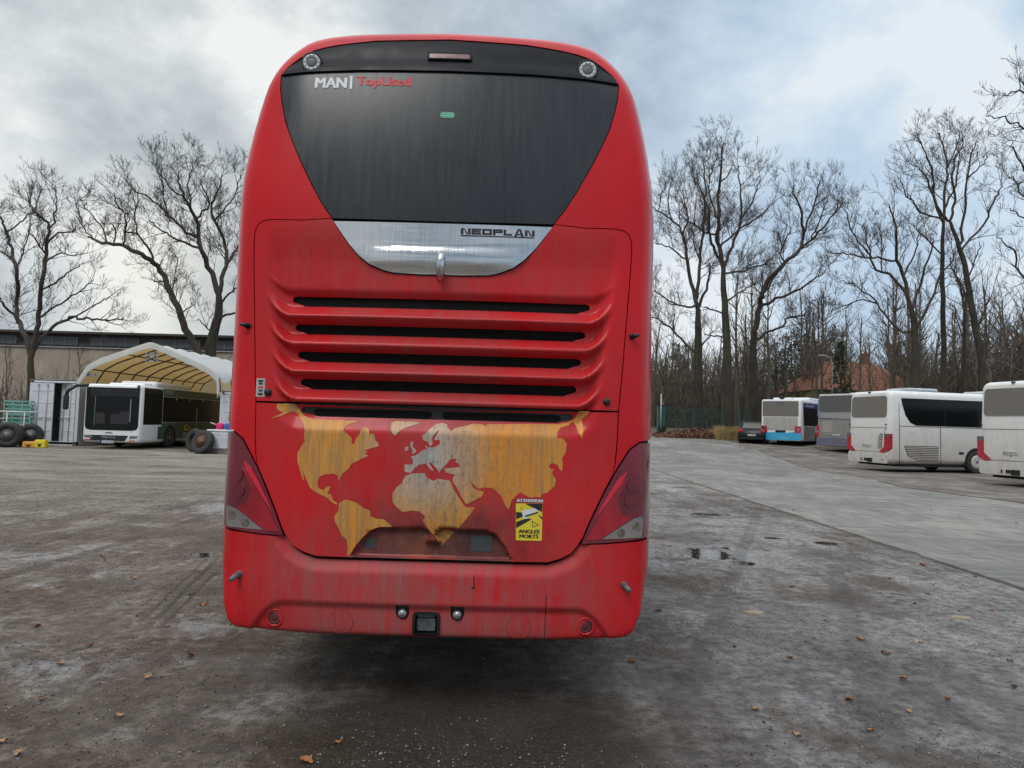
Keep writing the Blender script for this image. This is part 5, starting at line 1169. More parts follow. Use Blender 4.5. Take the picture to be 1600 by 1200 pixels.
def tarp(off, name, mat, drop=0.0):
    mb = MB(); rows = []; ns = nb_ * 6
    for k in range(ns + 1):
        y = Lt * k / ns; sag = -.09 * abs(math.sin(math.pi * k / 6)) ** .8
        row = []
        for i, (a, b) in enumerate(ARC):
            e = 0 if i in (0, len(ARC) - 1) else 1; low = -.20 * abs(math.sin(math.pi * k / 6)) * 0 if e else -.30 + .16 * abs(math.sin(math.pi * k / 6))
            row.append((a, y, b + sag * e + off + (low if not e and drop else 0)))
        rows.append(row)
    n = len(ARC); vs = [v for r in rows for v in r]
    mb.add(vs, [(k * n + i, k * n + i + 1, (k + 1) * n + i + 1, (k + 1) * n + i) for k in range(ns) for i in range(n - 1)], 0, True); return mb.build(name, mat, o, normals=False)
tarp(.04, 'tarpaulin', TARP, 1); tarp(.0, 'lining', LINING)
mb = MB(); n = len(ARC); e1 = [(a, -.05, b + .05) for a, b in ARC]; cxm = (ARC[0][0] + ARC[-1][0]) / 2
e2 = [(a + (cxm - a) * .02, -.06, b - .22 - (.1 if i in (0, n - 1) else 0)) for i, (a, b) in enumerate(ARC)]; e3 = [(p[0], .02, p[2]) for p in e2]; e4 = [(p[0], .02, p[2]) for p in e1]
mb.add(e1 + e2 + e3 + e4, [(i, i + 1, n + i + 1, n + i) for i in range(n - 1)] + [(n + i, n + i + 1, 2 * n + i + 1, 2 * n + i) for i in range(n - 1)] + [(2 * n + i, 2 * n + i + 1, 3 * n + i + 1, 3 * n + i) for i in range(n - 1)], 0, False); mb.build('front_edge', TARP, o, normals=False)
PIPE = simple('dark_pipe', (.075, .055, .04), .6)
for k in range(nb_ + 1):
    y = Lt * k / nb_ + (.1 if k == 0 else 0) - (.1 if k == nb_ else 0); mb = MB(); mb.tube([(a, y, b - .05) for a, b in ARC], .035, 6); mb.build('hoop', PIPE, o)
for i in (2, 4, 6, 8, 10):
    mb = MB(); mb.tube([(ARC[i][0], .1, ARC[i][1] - .10), (ARC[i][0], Lt - .1, ARC[i][1] - .10)], .03, 6); mb.build('purlin', PIPE, o)
# closed rear wall and the side curtains of the far end
mb = MB(); B_ = [(a, Lt - .02, b) for a, b in ARC]; mb.add(B_ + [(ARC[-1][0], Lt - .02, .1), (ARC[0][0], Lt - .02, .1)], [tuple(range(n + 2))]); mb.build('rear_wall', LINING, o, normals=False)
for k, (a, b) in enumerate(((-.12, .95), (-2.9, -.05))):
    mb = MB(); px_, pz_ = (xm_ + .06, zap - .62) if k == 0 else (xl_ + .62, 3.32)
    for q in (-1, 1): mb.box((px_ + q * .16, .04, pz_), (.09, .03, .5 if k == 0 else .1)); 
    for q in (-1, 0, 1): mb.box((px_, .04, pz_ + q * (.17 if k == 0 else .07)), (.62, .03, .07 if k == 0 else .04))
    mb.build('ridge_bracket', simple('grey_fitting', (.22, .25, .26), .6), o)

# ------------------------------------------------------------------ yard clutter at the left
def tyre_obj(c, r, w, rx, rz, label, rimm=None, group='used tyres lying about the container yard'):
    o = empty('tyre', c, rz, label, 'tyre', group); o.rotation_euler = (rx, 0, rz); mb = MB()
    mb.lathe([(-w * .44, r * .56), (-w * .5, r * .66), (-w * .5, r * .88), (-w * .42, r * .97), (-w * .36, r), (w * .36, r), (w * .42, r * .97), (w * .5, r * .88), (w * .5, r * .66), (w * .44, r * .56), (0, r * .54), (-w * .44, r * .56)], (0, 0, 0), 'y', 32, cap=False); mb.build('tread', RUBBER, o)
    mb = MB()
    for k in range(44):
        t = 2 * math.pi * k / 44; mb.box((r * 1.003 * math.cos(t), (k % 2 - .5) * w * .3, r * 1.003 * math.sin(t)), (.022, w * .34, .022), rot=Matrix.Rotation(-t, 3, 'Y'))
    mb.build('tread_blocks', RUBBER, o)
    if rimm:
        mb = MB(); mb.lathe([(-w * .43, r * .565), (-w * .40, r * .52), (-w * .25, r * .50), (-w * .18, r * .34), (-w * .22, r * .28), (-w * .18, r * .26), (-w * .1, r * .27)], (0, 0, 0), 'y', 28)
        for k in range(10):
            t = 2 * math.pi * k / 10; mb.lathe([(-w * .17, .022), (-w * .24, .02)], (r * .40 * math.cos(t), 0, r * .40 * math.sin(t)), 'y', 6)
        rim = mb.build('rim', rimm, o); mb = MB(); mb.lathe([(-w * .08, r * .22), (-w * .16, r * .20), (-w * .17, r * .05)], (0, 0, 0), 'y', 16); mb.build('hub', SOOT, rim)
    return o
def gp(px, Y): p = at(px, 690, Y); return p[0], Y
x, y = gp(13, 30.6); tyre_obj((x, y, .53), .53, 1.02, 0, R_(26), 'wide grey twin tyre standing at the left edge of the yard', RIM)
x, y = gp(47, 31.6); tyre_obj((x, y, .50), .50, .55, 0, R_(32), 'black tyre standing between the wide tyre and the white container', RIM)
x, y = gp(317, 29.6); tyre_obj((x, y, .47), .50, .30, R_(-18), R_(-20), 'tilted lorry wheel with rusty rim leaning beside the city bus', RUST)
x, y = gp(336, 30.6); tyre_obj((x, y, .49), .52, .30, R_(-12), R_(35), 'dark tyre leaning behind the rusty rimmed wheel')
x, y = gp(305, 31.0); tyre_obj((x, y, .50), .50, .28, R_(-8), R_(-30), 'dark tyre half hidden at the left behind the rusty rimmed wheel')
for px, Y, w, h, m_, lb in ((48, 30.6, .50, .24, simple('orange_plastic', (.62, .30, .04), .5, var=.2), 'orange plastic box on the ground by the tyres'), (65, 30.7, .42, .32, simple('yellow_plastic', (.72, .58, .02), .5, var=.15), 'yellow plastic box on the ground beside the orange box')):
    x, y = gp(px, Y); o = empty('plastic_box', (x, y, 0), R_(12), lb, 'box', 'plastic boxes by the tyres'); mb = MB(); mb.box((0, 0, h / 2), (w, .4, h), bev=.03); mb.build('box_body', m_, o)
    mb = MB(); mb.box((0, 0, h + .01), (w * .9, .36, .03), bev=.01); mb.tube([(-w * .2, -.21, h * .6), (-w * .2, -.25, h * .7), (w * .2, -.25, h * .7), (w * .2, -.21, h * .6)], .015, 6); mb.build('lid_and_grip', m_, o)
    mb = MB(); mb.box((0, -.2, h * .35), (w * .25, .03, h * .3)); mb.build('opening', SOOT, o)
x, y = gp(24, 31.6); o = empty('wheeled_trolley', (x, y, 0), R_(8), 'white tubular trolley frame standing behind the tyres', 'trolley')
mb = MB(); [mb.tube([(-.62, yy_, .5), (-.62, yy_, 1.42), (-.52, yy_, 1.52), (.70, yy_, 1.52)], .028, 8) for yy_ in (-.4, .4)]
mb.tube([(-.62, -.4, .95), (.5, -.4, .95)], .024, 6); mb.tube([(-.62, -.4, 1.2), (-.62, .4, 1.2)], .024, 6); mb.tube([(-.2, -.4, .5), (-.2, -.4, 1.52)], .024, 6); mb.tube([(.5, -.4, .4), (.5, -.4, 1.52)], .024, 6); mb.build('frame', simple('white_tube', (.66, .66, .62), .5), o)
mb = MB(); mb.box((0, 0, .48), (1.4, .9, .06)); mb.build('deck', RUST, o)
for q in (-.5, .5): mb = MB(); mb.lathe([(-.04, .12), (-.05, .20), (.05, .20), (.04, .12)], (q, -.35, .2), 'y', 16); mb.build('wheel', RUBBER, o)
x, y = gp(34, 33.2); o = empty('crate_pallet', (x, y, 0), R_(5), 'pale green wire crate tower beside the left container', 'crate')
G_ = simple('pale_green_crate', (.16, .36, .30), .6, var=.25)
mb = MB(); mb.box((0, 0, .08), (1.2, 1.0, .14)); mb.build('pallet', simple('weathered_wood', (.20, .16, .12), .9), o)
for k in range(3):
    mb = MB(); z = .2 + k * .62
    for zz in (0, .2, .4, .56): mb.box((0, -.5, z + zz), (1.2, .03, .07)); mb.box((-.6, 0, z + zz), (.03, 1.0, .07)); mb.box((.6, 0, z + zz), (.03, 1.0, .07))
    for q in (-.58, -.2, .2, .58): mb.box((q, -.5, z + .28), (.05, .04, .60))
    mb.box((0, .1, z + .2), (1.1, .8, .38)); mb.build('crate', G_, o)
x, y = gp(348, 30.2); o = empty('wrapped_pallet', (x, y, 0), R_(-8), 'pallet of white wrapped goods beside the red coach', 'pallet')
WR = simple('white_wrap', (.55, .57, .60), .3, var=.15, bump=.5)
mb = MB(); mb.box((0, 0, .08), (1.0, .9, .14)); mb.build('pallet', simple('weathered_wood', (.20, .16, .12), .9), o); mb = MB(); mb.box((0, 0, .55), (.92, .84, .78), bev=.08); mb.box((-.05, 0, .96), (.98, .84, .10), bev=.04); mb.build('wrapped_load', WR, o)
for q, m_, lb, nm in ((-.14, simple('pink_plastic', (.72, .02, .14), .4), 'bright pink canister on top of the wrapped pallet', 0), (.20, simple('blue_plastic', (.02, .12, .45), .4), 'blue canister on top of the wrapped pallet', 1)):
    o = empty('canister', (x + q, y, 1.01), 0, lb, 'canister', 'canisters on the wrapped pallet'); mb = MB(); mb.lathe([(0, .13), (.02, .155), (.22, .155), (.27, .12), (.28, .05)], (0, 0, 0), 'z', 18); mb.build('canister_body', m_, o); mb = MB(); mb.lathe([(.28, .045), (.32, .045), (.325, .02)], (0, 0, 0), 'z', 12); mb.build('cap', WHITE_T, o)
    if nm == 0: mb = MB(); mb.tube([(-.1, 0, .18), (-.35, 0, .26), (-.42, 0, .28)], .018, 6); mb.build('spout', WHITE_T, o)
#---MARK_P4
# ------------------------------------------------------------------ trees
def m_bark(name, a, b):
    t = NT(name); s = t.noise(6, 6, .7, (1, 1, .25)); c = t.ramp(s, [(.35, a), (.65, b)])
    m = t.ramp(t.noise(.8, 4), [(.45, 0.0), (.7, .6)]); t.base(t.mix(m, c, (.06, .065, .03))); t.set('Roughness', .95); t.bump(s, .6, .03); return t.m
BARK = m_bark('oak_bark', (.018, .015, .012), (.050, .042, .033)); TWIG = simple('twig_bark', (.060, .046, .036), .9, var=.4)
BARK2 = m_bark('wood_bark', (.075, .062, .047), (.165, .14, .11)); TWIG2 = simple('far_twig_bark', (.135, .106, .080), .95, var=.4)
PINE = simple('pine_needles', (.035, .055, .022), .8, var=.5, scale=2); 
class Tubes:
    """many thin tubes gathered fast"""
    def __init__(s): s.V = []; s.F = []; s.n = 0
    def add(s, P, Rr, k):
        P = np.asarray(P, float); m = len(P); d = np.gradient(P, axis=0); d /= np.linalg.norm(d, axis=1)[:, None] + 1e-9
        ref = np.array((0.0, 0.0, 1.0)) if abs(d[0][2]) < .85 else np.array((1.0, 0, 0)); a = np.cross(d, ref); a /= np.linalg.norm(a, axis=1)[:, None] + 1e-9; b = np.cross(d, a)
        t = 2 * np.pi * np.arange(k) / k; Rr = np.asarray(Rr, float)
        V = P[:, None, :] + (a[:, None, :] * np.cos(t)[None, :, None] + b[:, None, :] * np.sin(t)[None, :, None]) * Rr[:, None, None]
        s.V.append(V.reshape(-1, 3)); i = np.arange(m - 1)[:, None] * k; j = np.arange(k)[None, :]; j2 = (j + 1) % k
        s.F.append(np.stack([i + j, i + j2, i + k + j2, i + k + j], -1).reshape(-1, 4) + s.n); s.n += m * k
    def build(s, name, mat, parent=None):
        V = np.concatenate(s.V); F = np.concatenate(s.F); me = bpy.data.meshes.new(name)
        me.vertices.add(len(V)); me.vertices.foreach_set('co', V.ravel()); me.loops.add(F.size); me.loops.foreach_set('vertex_index', F.ravel().astype(np.int32))
        me.polygons.add(len(F)); me.polygons.foreach_set('loop_start', (np.arange(len(F)) * 4).astype(np.int32)); me.polygons.foreach_set('loop_total', np.full(len(F), 4, np.int32))
        me.polygons.foreach_set('use_smooth', np.ones(len(F), bool)); me.materials.append(mat); me.update(calc_edges=True)
        o = bpy.data.objects.new(name, me); COL.objects.link(o)
        if parent is not None: o.parent = parent
        return o
def bez(P, n, rg, wob):
    """smooth a traced limb and give it small kinks"""
    P = [np.array(p, float) for p in P]; out = []
    for i in range(len(P) - 1):
        a, b, c, d = P[max(0, i - 1)], P[i], P[i + 1], P[min(len(P) - 1, i + 2)]
        for j in range(n):
            t = j / n; out.append(.5 * ((2 * b) + (-a + c) * t + (2 * a - 5 * b + 4 * c - d) * t * t + (-a + 3 * b - 3 * c + d) * t ** 3))
    out.append(P[-1]); out = np.array(out); out[1:-1] += rg.normal(0, wob, (len(out) - 2, 3)); return out
def sprout(T, P, R, rg, lv, ln, up, dens, minr, spread=1.0, dpt=4):
    """twigs along a path; lv counts down"""
    if lv <= 0: return
    seg = np.linalg.norm(np.diff(P, axis=0), axis=1); L = seg.sum()
    cnt = max(2, int(L * dens * rg.uniform(.8, 1.2)))
    cum = np.concatenate([[0], np.cumsum(seg)])
    for k in range(cnt):
        t = (rg.uniform(.12, 1.0) if k else 1.0) * L; i = min(len(seg) - 1, int(np.searchsorted(cum, t) - 1)); i = max(0, i)
        f = (t - cum[i]) / max(seg[i], 1e-6); p = P[i] + (P[i + 1] - P[i]) * f; r0 = R[i] + (R[i + 1] - R[i]) * f
        d = (P[i + 1] - P[i]) / max(seg[i], 1e-6); q = rg.normal(0, 1, 3); q -= d * (q @ d); q /= np.linalg.norm(q) + 1e-9
        an = rg.uniform(.45, 1.0) * spread if k else rg.uniform(.0, .3); v = d * math.cos(an) + q * math.sin(an); v[2] += up * rg.uniform(.4, 1.2); v /= np.linalg.norm(v)
        l = ln * rg.uniform(.55, 1.25) * (1 - .35 * t / L); n = 4 if lv > 1 else 3; pts = [p]; 
        for _ in range(n):
            v = v + rg.normal(0, .13, 3); v[2] += up * .07; v /= np.linalg.norm(v); pts.append(pts[-1] + v * l / n)
        rr = max(minr, min(r0 * .66, .008 * l + .0045 * lv)); Rr = np.linspace(rr, minr * .75, n + 1)
        pts = np.array(pts); T.add(pts, Rr, 3 if lv < 3 else 4); sprout(T, pts, Rr, rg, lv - 1, ln * .54, up, dens * 1.85, minr, spread)
def px_path(conv, pts, Y, rg, dy):
    out = []; yy = Y
    for i, p in enumerate(pts):
        q = conv(p); out.append(at(q[0], q[1], yy)); yy += rg.normal(0, dy)
    return out
def traced_tree(label, conv, Y, limbs, r0, seed, lv=4, ln=3.0, dens=1.16, up=.35, minr=.011, group=None, bark=BARK, wob=.05):
    """limbs: (polyline in crop pixels, start radius, end radius, is_trunk)"""
    rg = np.random.default_rng(seed); first = None; paths = []
    l0 = limbs[0]; limbs[0] = (l0[0], l0[1], max(.05, min(l0[2], max(q[1] for q in limbs[1:4]) * .85)), True)
    for k, (pts, ra, rb, trunk) in enumerate(limbs):
        if k == 0: W = px_path(conv, pts, Y, rg, 0)
        else:
            # start depth: join the nearest point of an earlier limb
            q = conv(pts[0]); cand = [(np.linalg.norm(at(q[0], q[1], P[i][1]) - P[i]), P[i], Rq[i]) for P, Rq, _ in paths for i in range(len(P))]
            _dd, pj, rj = min(cand, key=lambda e: e[0]); base = pj[1]; ra = min(ra, rj * 1.15)
            side = rg.choice((-1, 1)); W = []
            for i, p in enumerate(pts): q = conv(p); W.append(at(q[0], q[1], base + side * .42 * i * rg.uniform(.3, 1.4)))
            W[-1] = W[-2] + (W[-1] - W[-2]) * .35
            if _dd > .35: W.insert(0, pj)
            else: W[0] = pj
        S = bez(W, 4, rg, wob if not trunk else .015); ra, rb = (ra, rb) if trunk else (ra * .80, rb * .8); Rr = np.linspace(1, 0, len(S)) ** .8 * (ra - rb) + rb; paths.append((S, Rr, trunk))
    b = paths[0][0][0]; g = float(gz(b[0], b[1])); o = empty('bare_tree', (b[0], b[1], g), 0, label, 'tree', group); off = np.array((b[0], b[1], g))
    S0, R0, _ = paths[0]; S0 = np.concatenate([[[b[0], b[1], g - .3], [b[0], b[1], g + .25]], S0[1:] if S0[0][2] < g + .5 else S0]); R0 = np.concatenate([[r0 * 1.45, r0 * 1.15], R0[1:] if len(S0) == len(R0) + 1 else R0]); paths[0] = (S0, R0, True)
    T = Tubes(); C = Tubes()
    for S, Rr, trunk in paths:
        if trunk: Rr = Rr * .86
        S = S - off; (T if trunk else C).add(S, Rr, 12 if trunk else 7)
        if not trunk: sprout(C, S, Rr, rg, lv, ln, up, dens, minr)
    T.build('trunk', bark, o); C.build('crown', TWIG, o); return o
DM = 1.0
cA = lambda p: (p[0] / 3.3333, 200 + p[1] / 3.3333)
GL = 'large bare oaks behind the containers'
traced_tree('large bare oak with three forking trunks behind the left container', cA, 46, [
    ([(160, 1640), (162, 1400), (160, 1200)], .36, .33, True), ([(160, 1200), (125, 1060), (95, 1000), (85, 900), (90, 750), (50, 600), (30, 530), (0, 470), (-40, 380)], .22, .04, False), ([(110, 1020), (50, 950), (0, 900), (-60, 860)], .13, .04, False),
    ([(90, 750), (60, 680), (0, 640), (-40, 600)], .08, .03, False), ([(35, 545), (90, 500), (150, 450), (190, 400), (210, 330), (200, 240)], .07, .02, False), ([(170, 1210), (190, 1050), (205, 930), (225, 780), (240, 660), (250, 540), (240, 480), (190, 450), (150, 380), (130, 260)], .21, .02, False),
    ([(240, 650), (190, 590), (150, 540), (110, 500)], .08, .02, False), ([(245, 600), (330, 540), (385, 540), (420, 440)], .08, .02, False), ([(250, 540), (290, 430), (290, 330), (290, 270)], .07, .02, False), ([(210, 980), (290, 930), (400, 860), (470, 810), (520, 740)], .09, .02, False),
    ([(215, 850), (310, 790), (390, 730), (470, 680)], .08, .02, False), ([(240, 710), (300, 650), (380, 660), (430, 620)], .07, .02, False), ([(180, 1180), (250, 1060), (350, 990), (430, 990), (530, 1000), (620, 1000), (680, 960)], .15, .02, False), ([(350, 990), (480, 930), (550, 890), (640, 880)], .07, .02, False),
    ([(100, 740), (130, 620), (160, 500), (150, 380)], .07, .02, False)], .36, 11, group=GL, ln=1.90, dens=1.69, minr=.0075)
traced_tree('leaning bare oak trunk arching left above the tent roof', cA, 49, [
    ([(1075, 1620), (1060, 1330), (1040, 1180)], .42, .36, True), ([(1040, 1180), (985, 1080), (930, 960), (880, 830), (820, 720), (740, 660), (640, 610), (530, 600), (480, 570), (420, 570)], .34, .03, False), ([(820, 700), (770, 620), (720, 560), (650, 530), (670, 470), (640, 400)], .10, .02, False),
    ([(870, 810), (820, 800), (770, 795)], .08, .04, False), ([(600, 605), (600, 510), (480, 505)], .07, .02, False), ([(650, 600), (655, 470), (600, 380), (590, 250)], .08, .02, False), ([(720, 560), (700, 450), (720, 330), (690, 200)], .07, .02, False), ([(900, 830), (920, 700), (900, 600)], .06, .02, False),
    ([(560, 600), (520, 500), (450, 420), (430, 330)], .07, .02, False), ([(480, 575), (430, 500), (400, 400), (420, 330)], .06, .02, False), ([(930, 960), (1000, 930), (1050, 870)], .06, .02, False)], .42, 12, group=GL, ln=2.05, dens=1.69, minr=.0075)
traced_tree('tall bare oak rising beside the left flank of the red coach', cA, 50, [
    ([(1085, 1620), (1095, 1190), (1110, 1080), (1140, 960), (1140, 870)], .52, .38, True), ([(1140, 870), (1090, 720), (1045, 620), (1030, 500), (960, 360), (930, 280), (920, 100)], .26, .02, False), ([(1045, 640), (960, 600), (880, 560), (800, 500), (720, 460)], .12, .02, False), ([(1000, 560), (900, 470), (800, 380), (700, 330), (600, 210)], .14, .02, False),
    ([(1150, 860), (1170, 740), (1180, 620), (1120, 480), (1100, 400), (1150, 300), (1160, 150)], .20, .02, False), ([(1030, 470), (1090, 390), (1050, 300), (1040, 150)], .10, .02, False), ([(1180, 720), (1230, 630), (1290, 540), (1340, 420)], .10, .02, False), ([(1160, 900), (1210, 850), (1290, 800), (1380, 760)], .10, .02, False),
    ([(1145, 1000), (1220, 960), (1300, 930), (1380, 900)], .12, .02, False), ([(960, 360), (890, 320), (830, 230), (770, 130)], .08, .02, False), ([(1000, 430), (980, 300), (1000, 200), (980, 110)], .08, .02, False), ([(880, 450), (850, 330), (840, 230), (820, 140)], .07, .02, False), ([(1120, 470), (1200, 380), (1250, 260), (1270, 200)], .08, .02, False), ([(1110, 1090), (1050, 1010), (980, 990)], .07, .02, False)], .5, 13, group=GL, ln=2.12, dens=1.78, minr=.0075)
cC = lambda p: (1010 + p[0] / 3.3333, 200 + p[1] / 3.3333)
GR_ = 'tall bare trees along the right side of the yard'
traced_tree('bare oak behind the green fence nearest the red coach', cC, 56, [
    ([(270, 1590), (268, 1200), (270, 1080), (268, 940)], .50, .40, True), ([(268, 940), (240, 840), (215, 700), (190, 560), (150, 490), (60, 430), (-20, 370)], .22, .02, False), ([(190, 560), (215, 470), (200, 380), (170, 200)], .10, .02, False), ([(268, 900), (275, 760), (285, 620), (300, 480), (310, 330), (300, 200), (290, 90)], .24, .02, False),
    ([(262, 930), (200, 930), (120, 900), (60, 860), (0, 840)], .12, .02, False), ([(280, 940), (310, 840), (330, 740), (330, 640)], .16, .04, False), ([(250, 1170), (190, 1110), (120, 1040), (40, 990), (-20, 980)], .15, .04, False), ([(285, 1150), (330, 1090), (360, 1000)], .10, .03, False), ([(215, 700), (140, 640), (60, 600), (0, 580)], .10, .02, False), ([(60, 430), (80, 330), (60, 250)], .07, .02, False), ([(150, 490), (110, 380), (130, 280), (120, 170)], .08, .02, False), ([(280, 700), (240, 560), (250, 440), (240, 300)], .08, .02, False)], .5, 21, group=GR_, ln=2.42, dens=1.61, minr=.0075)
traced_tree('tallest straight bare oak standing in front of the green fence', cC, 50, [
    ([(445, 1620), (425, 1450), (420, 1200), (412, 1000), (405, 880), (400, 760)], .42, .30, True), ([(400, 760), (380, 620), (375, 480), (375, 350), (390, 220), (400, 100), (430, 40)], .22, .02, False), ([(400, 720), (360, 640), (330, 540), (320, 400), (260, 280), (200, 200)], .15, .02, False), ([(405, 740), (440, 620), (490, 480), (490, 340), (480, 230), (500, 140)], .15, .02, False),
    ([(405, 760), (500, 740), (600, 710), (660, 670), (700, 620)], .10, .02, False), ([(395, 620), (470, 540), (560, 480), (650, 400), (700, 320)], .10, .02, False), ([(425, 910), (480, 860), (560, 810), (610, 800)], .09, .02, False), ([(405, 960), (310, 940), (280, 930)], .08, .04, False), ([(415, 1110), (330, 1080), (260, 1060)], .08, .03, False), ([(380, 560), (300, 540), (200, 470), (100, 420)], .10, .02, False),
    ([(375, 480), (330, 340), (340, 230), (330, 120)], .08, .02, False), ([(490, 480), (560, 380), (590, 280), (560, 200)], .08, .02, False), ([(385, 300), (440, 220), (470, 120)], .07, .02, False)], .42, 22, group=GR_, ln=2.27, dens=1.69, minr=.0075)
traced_tree('bare oak leaning right above the black car', cC, 56, [
    ([(555, 1590), (555, 1450), (555, 1200), (560, 1060)], .45, .38, True), ([(560, 1060), (590, 930), (600, 860), (640, 790), (720, 700), (800, 630), (815, 560), (800, 420), (760, 330), (740, 260)], .30, .02, False), ([(800, 630), (880, 560), (960, 470), (1000, 400), (990, 320)], .12, .02, False), ([(590, 930), (680, 890), (780, 850), (870, 790), (920, 760), (980, 680)], .16, .02, False),
    ([(560, 1120), (640, 1060), (700, 1040), (740, 990), (820, 970), (860, 910), (930, 870)], .14, .02, False), ([(720, 710), (700, 640), (750, 540), (740, 450)], .09, .02, False), ([(815, 560), (870, 400), (900, 300), (880, 220)], .10, .02, False), ([(610, 850), (680, 760), (700, 620)], .09, .02, False), ([(850, 590), (900, 480), (940, 380), (950, 260)], .08, .02, False), ([(600, 880), (540, 780), (520, 700)], .06, .02, False)], .45, 23, group=GR_, ln=2.27, dens=1.61, minr=.0075)
cF_ = lambda p: (1300 + p[0] / 2.61, 100 + p[1] / 2.61)
traced_tree('broad bare oak rising behind the white coach with black side windows', cF_, 46, [
    ([(345, 1560), (340, 1400), (340, 1200), (335, 1060), (315, 970)], .36, .28, True), ([(315, 970), (295, 870), (260, 780), (265, 690), (240, 600), (210, 520)], .17, .02, False), ([(250, 800), (160, 790), (80, 780), (0, 770), (-60, 760)], .09, .02, False), ([(320, 960), (250, 870), (170, 820), (140, 700), (110, 560)], .14, .02, False),
    ([(325, 1000), (370, 860), (410, 740), (420, 650)], .12, .02, False), ([(335, 1080), (280, 1090), (200, 1000), (150, 940), (60, 890), (-20, 870)], .11, .02, False), ([(345, 1080), (400, 980), (430, 880), (500, 780), (560, 700)], .12, .02, False), ([(300, 850), (330, 780), (350, 700), (380, 600)], .08, .02, False), ([(160, 800), (90, 700), (60, 620), (30, 560)], .07, .02, False), ([(180, 980), (100, 960), (20, 1000), (-40, 1010)], .06, .02, False), ([(200, 830), (200, 700), (190, 600)], .06, .02, False)], .36, 31, group=GR_, ln=2.05, dens=1.69, minr=.0075)
traced_tree('slender straight bare tree behind the white coach', cF_, 48, [
    ([(455, 1540), (453, 1400), (455, 1200), (452, 950), (450, 780), (455, 650)], .25, .16, True), ([(455, 650), (460, 520), (470, 400), (440, 300), (420, 230)], .13, .02, False), ([(452, 640), (420, 560), (400, 420), (360, 320), (330, 230)], .11, .02, False), ([(450, 640), (360, 600), (300, 520), (240, 370)], .09, .02, False), ([(450, 780), (350, 680), (290, 600)], .07, .02, False), ([(460, 600), (500, 500), (520, 400), (490, 240)], .09, .02, False), ([(470, 420), (520, 300), (510, 230)], .06, .02, False)], .26, 32, group=GR_, ln=2.05, dens=1.69, minr=.0075)
traced_tree('tall bare tree leaning left beside the rightmost coach', cF_, 44, [
    ([(650, 1580), (620, 1400), (605, 1190), (570, 990), (540, 820), (510, 720), (480, 640)], .30, .15, True), ([(480, 640), (440, 600), (400, 500), (360, 430), (240, 360)], .11, .02, False), ([(520, 740), (545, 600), (550, 470), (580, 340), (600, 290)], .11, .02, False), ([(480, 640), (500, 560), (490, 420), (530, 330), (520, 240)], .11, .02, False), ([(530, 760), (620, 650), (660, 560), (690, 500), (700, 400)], .09, .02, False), ([(575, 1000), (520, 900), (480, 820)], .08, .03, False), ([(550, 480), (620, 400), (650, 320)], .06, .02, False), ([(595, 1100), (640, 960), (690, 880)], .06, .02, False)], .32, 33, group=GR_, ln=1.90, dens=1.69, minr=.0075)
traced_tree('slim bare tree between two trunks behind the white coach', cF_, 50, [([(545, 1540), (540, 1200), (540, 1000)], .20, .15, True), ([(540, 1000), (520, 900), (490, 830), (470, 700)], .11, .02, False), ([(540, 1000), (560, 860), (600, 760), (600, 650)], .09, .02, False), ([(540, 1120), (500, 1000), (440, 930)], .06, .02, False)], .2, 34, group=GR_, ln=1.68, dens=1.69, minr=.0075)
traced_tree('bare tree reaching in from the right edge of the photo', cF_, 34, [
    ([(960, 1750), (930, 1400), (910, 1100), (890, 850), (885, 600), (880, 300)], .34, .14, True), ([(890, 920), (783, 870), (740, 770), (700, 730), (620, 650)], .08, .015, False), ([(885, 620), (783, 540), (740, 470), (690, 460)], .07, .015, False), ([(883, 520), (783, 430), (740, 340), (720, 260)], .07, .015, False), ([(882, 400), (783, 270), (720, 230), (650, 220), (600, 180)], .07, .015, False), ([(880, 300), (783, 120), (720, 130), (670, 100)], .06, .015, False), ([(885, 700), (800, 640), (740, 600), (690, 570)], .06, .015, False), ([(880, 330), (820, 180), (770, 60), (760, 20)], .06, .015, False)], .34, 35, group=GR_, ln=1.24, dens=2.03, minr=.0075)

# generic trees for the wood behind (four shapes, copied)
def generic_tree(seed, h, label, group, spread=.8, first=.35, slim=1.0):
    rg = np.random.default_rng(seed); T = Tubes(); C = Tubes(); r = .016 * h * slim
    P = [np.array((0.0, 0, -.3))]; v = np.array((0, 0, 1.0))
    for k in range(7): v = v + rg.normal(0, .05, 3); v /= np.linalg.norm(v); P.append(P[-1] + v * h * .78 / 7)
    S = bez(P, 2, rg, .02); Rr = np.linspace(r, r * .25, len(S)); T.add(S, Rr, 7)
    for k in range(int(13 + h * .5)):
        f = rg.uniform(first, 1.0); i = min(len(S) - 2, int(f * (len(S) - 1))); p = S[i]; a = rg.uniform(0, 6.28); el = rg.uniform(.5, 1.1)
        d = np.array((math.cos(a) * math.cos(el), math.sin(a) * math.cos(el), math.sin(el))); l = h * (.40 - .2 * f) * rg.uniform(.7, 1.2) * spread; pts = [p]
        for _ in range(4): d = d + rg.normal(0, .15, 3); d[2] += .06; d /= np.linalg.norm(d); pts.append(pts[-1] + d * l / 4)
        R2 = np.linspace(Rr[i] * .5, .015, 5); C.add(np.array(pts), R2, 4); sprout(C, np.array(pts), R2, rg, 2, h * .09, .35, 1.5, .013)
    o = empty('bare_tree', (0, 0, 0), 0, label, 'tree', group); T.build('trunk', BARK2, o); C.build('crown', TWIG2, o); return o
GW = 'bare trees of the wood behind the yard'
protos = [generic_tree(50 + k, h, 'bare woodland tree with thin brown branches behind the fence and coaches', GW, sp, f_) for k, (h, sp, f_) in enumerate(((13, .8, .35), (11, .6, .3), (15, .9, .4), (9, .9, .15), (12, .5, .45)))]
rg = np.random.default_rng(5); used = set(); spots = []
slim = []
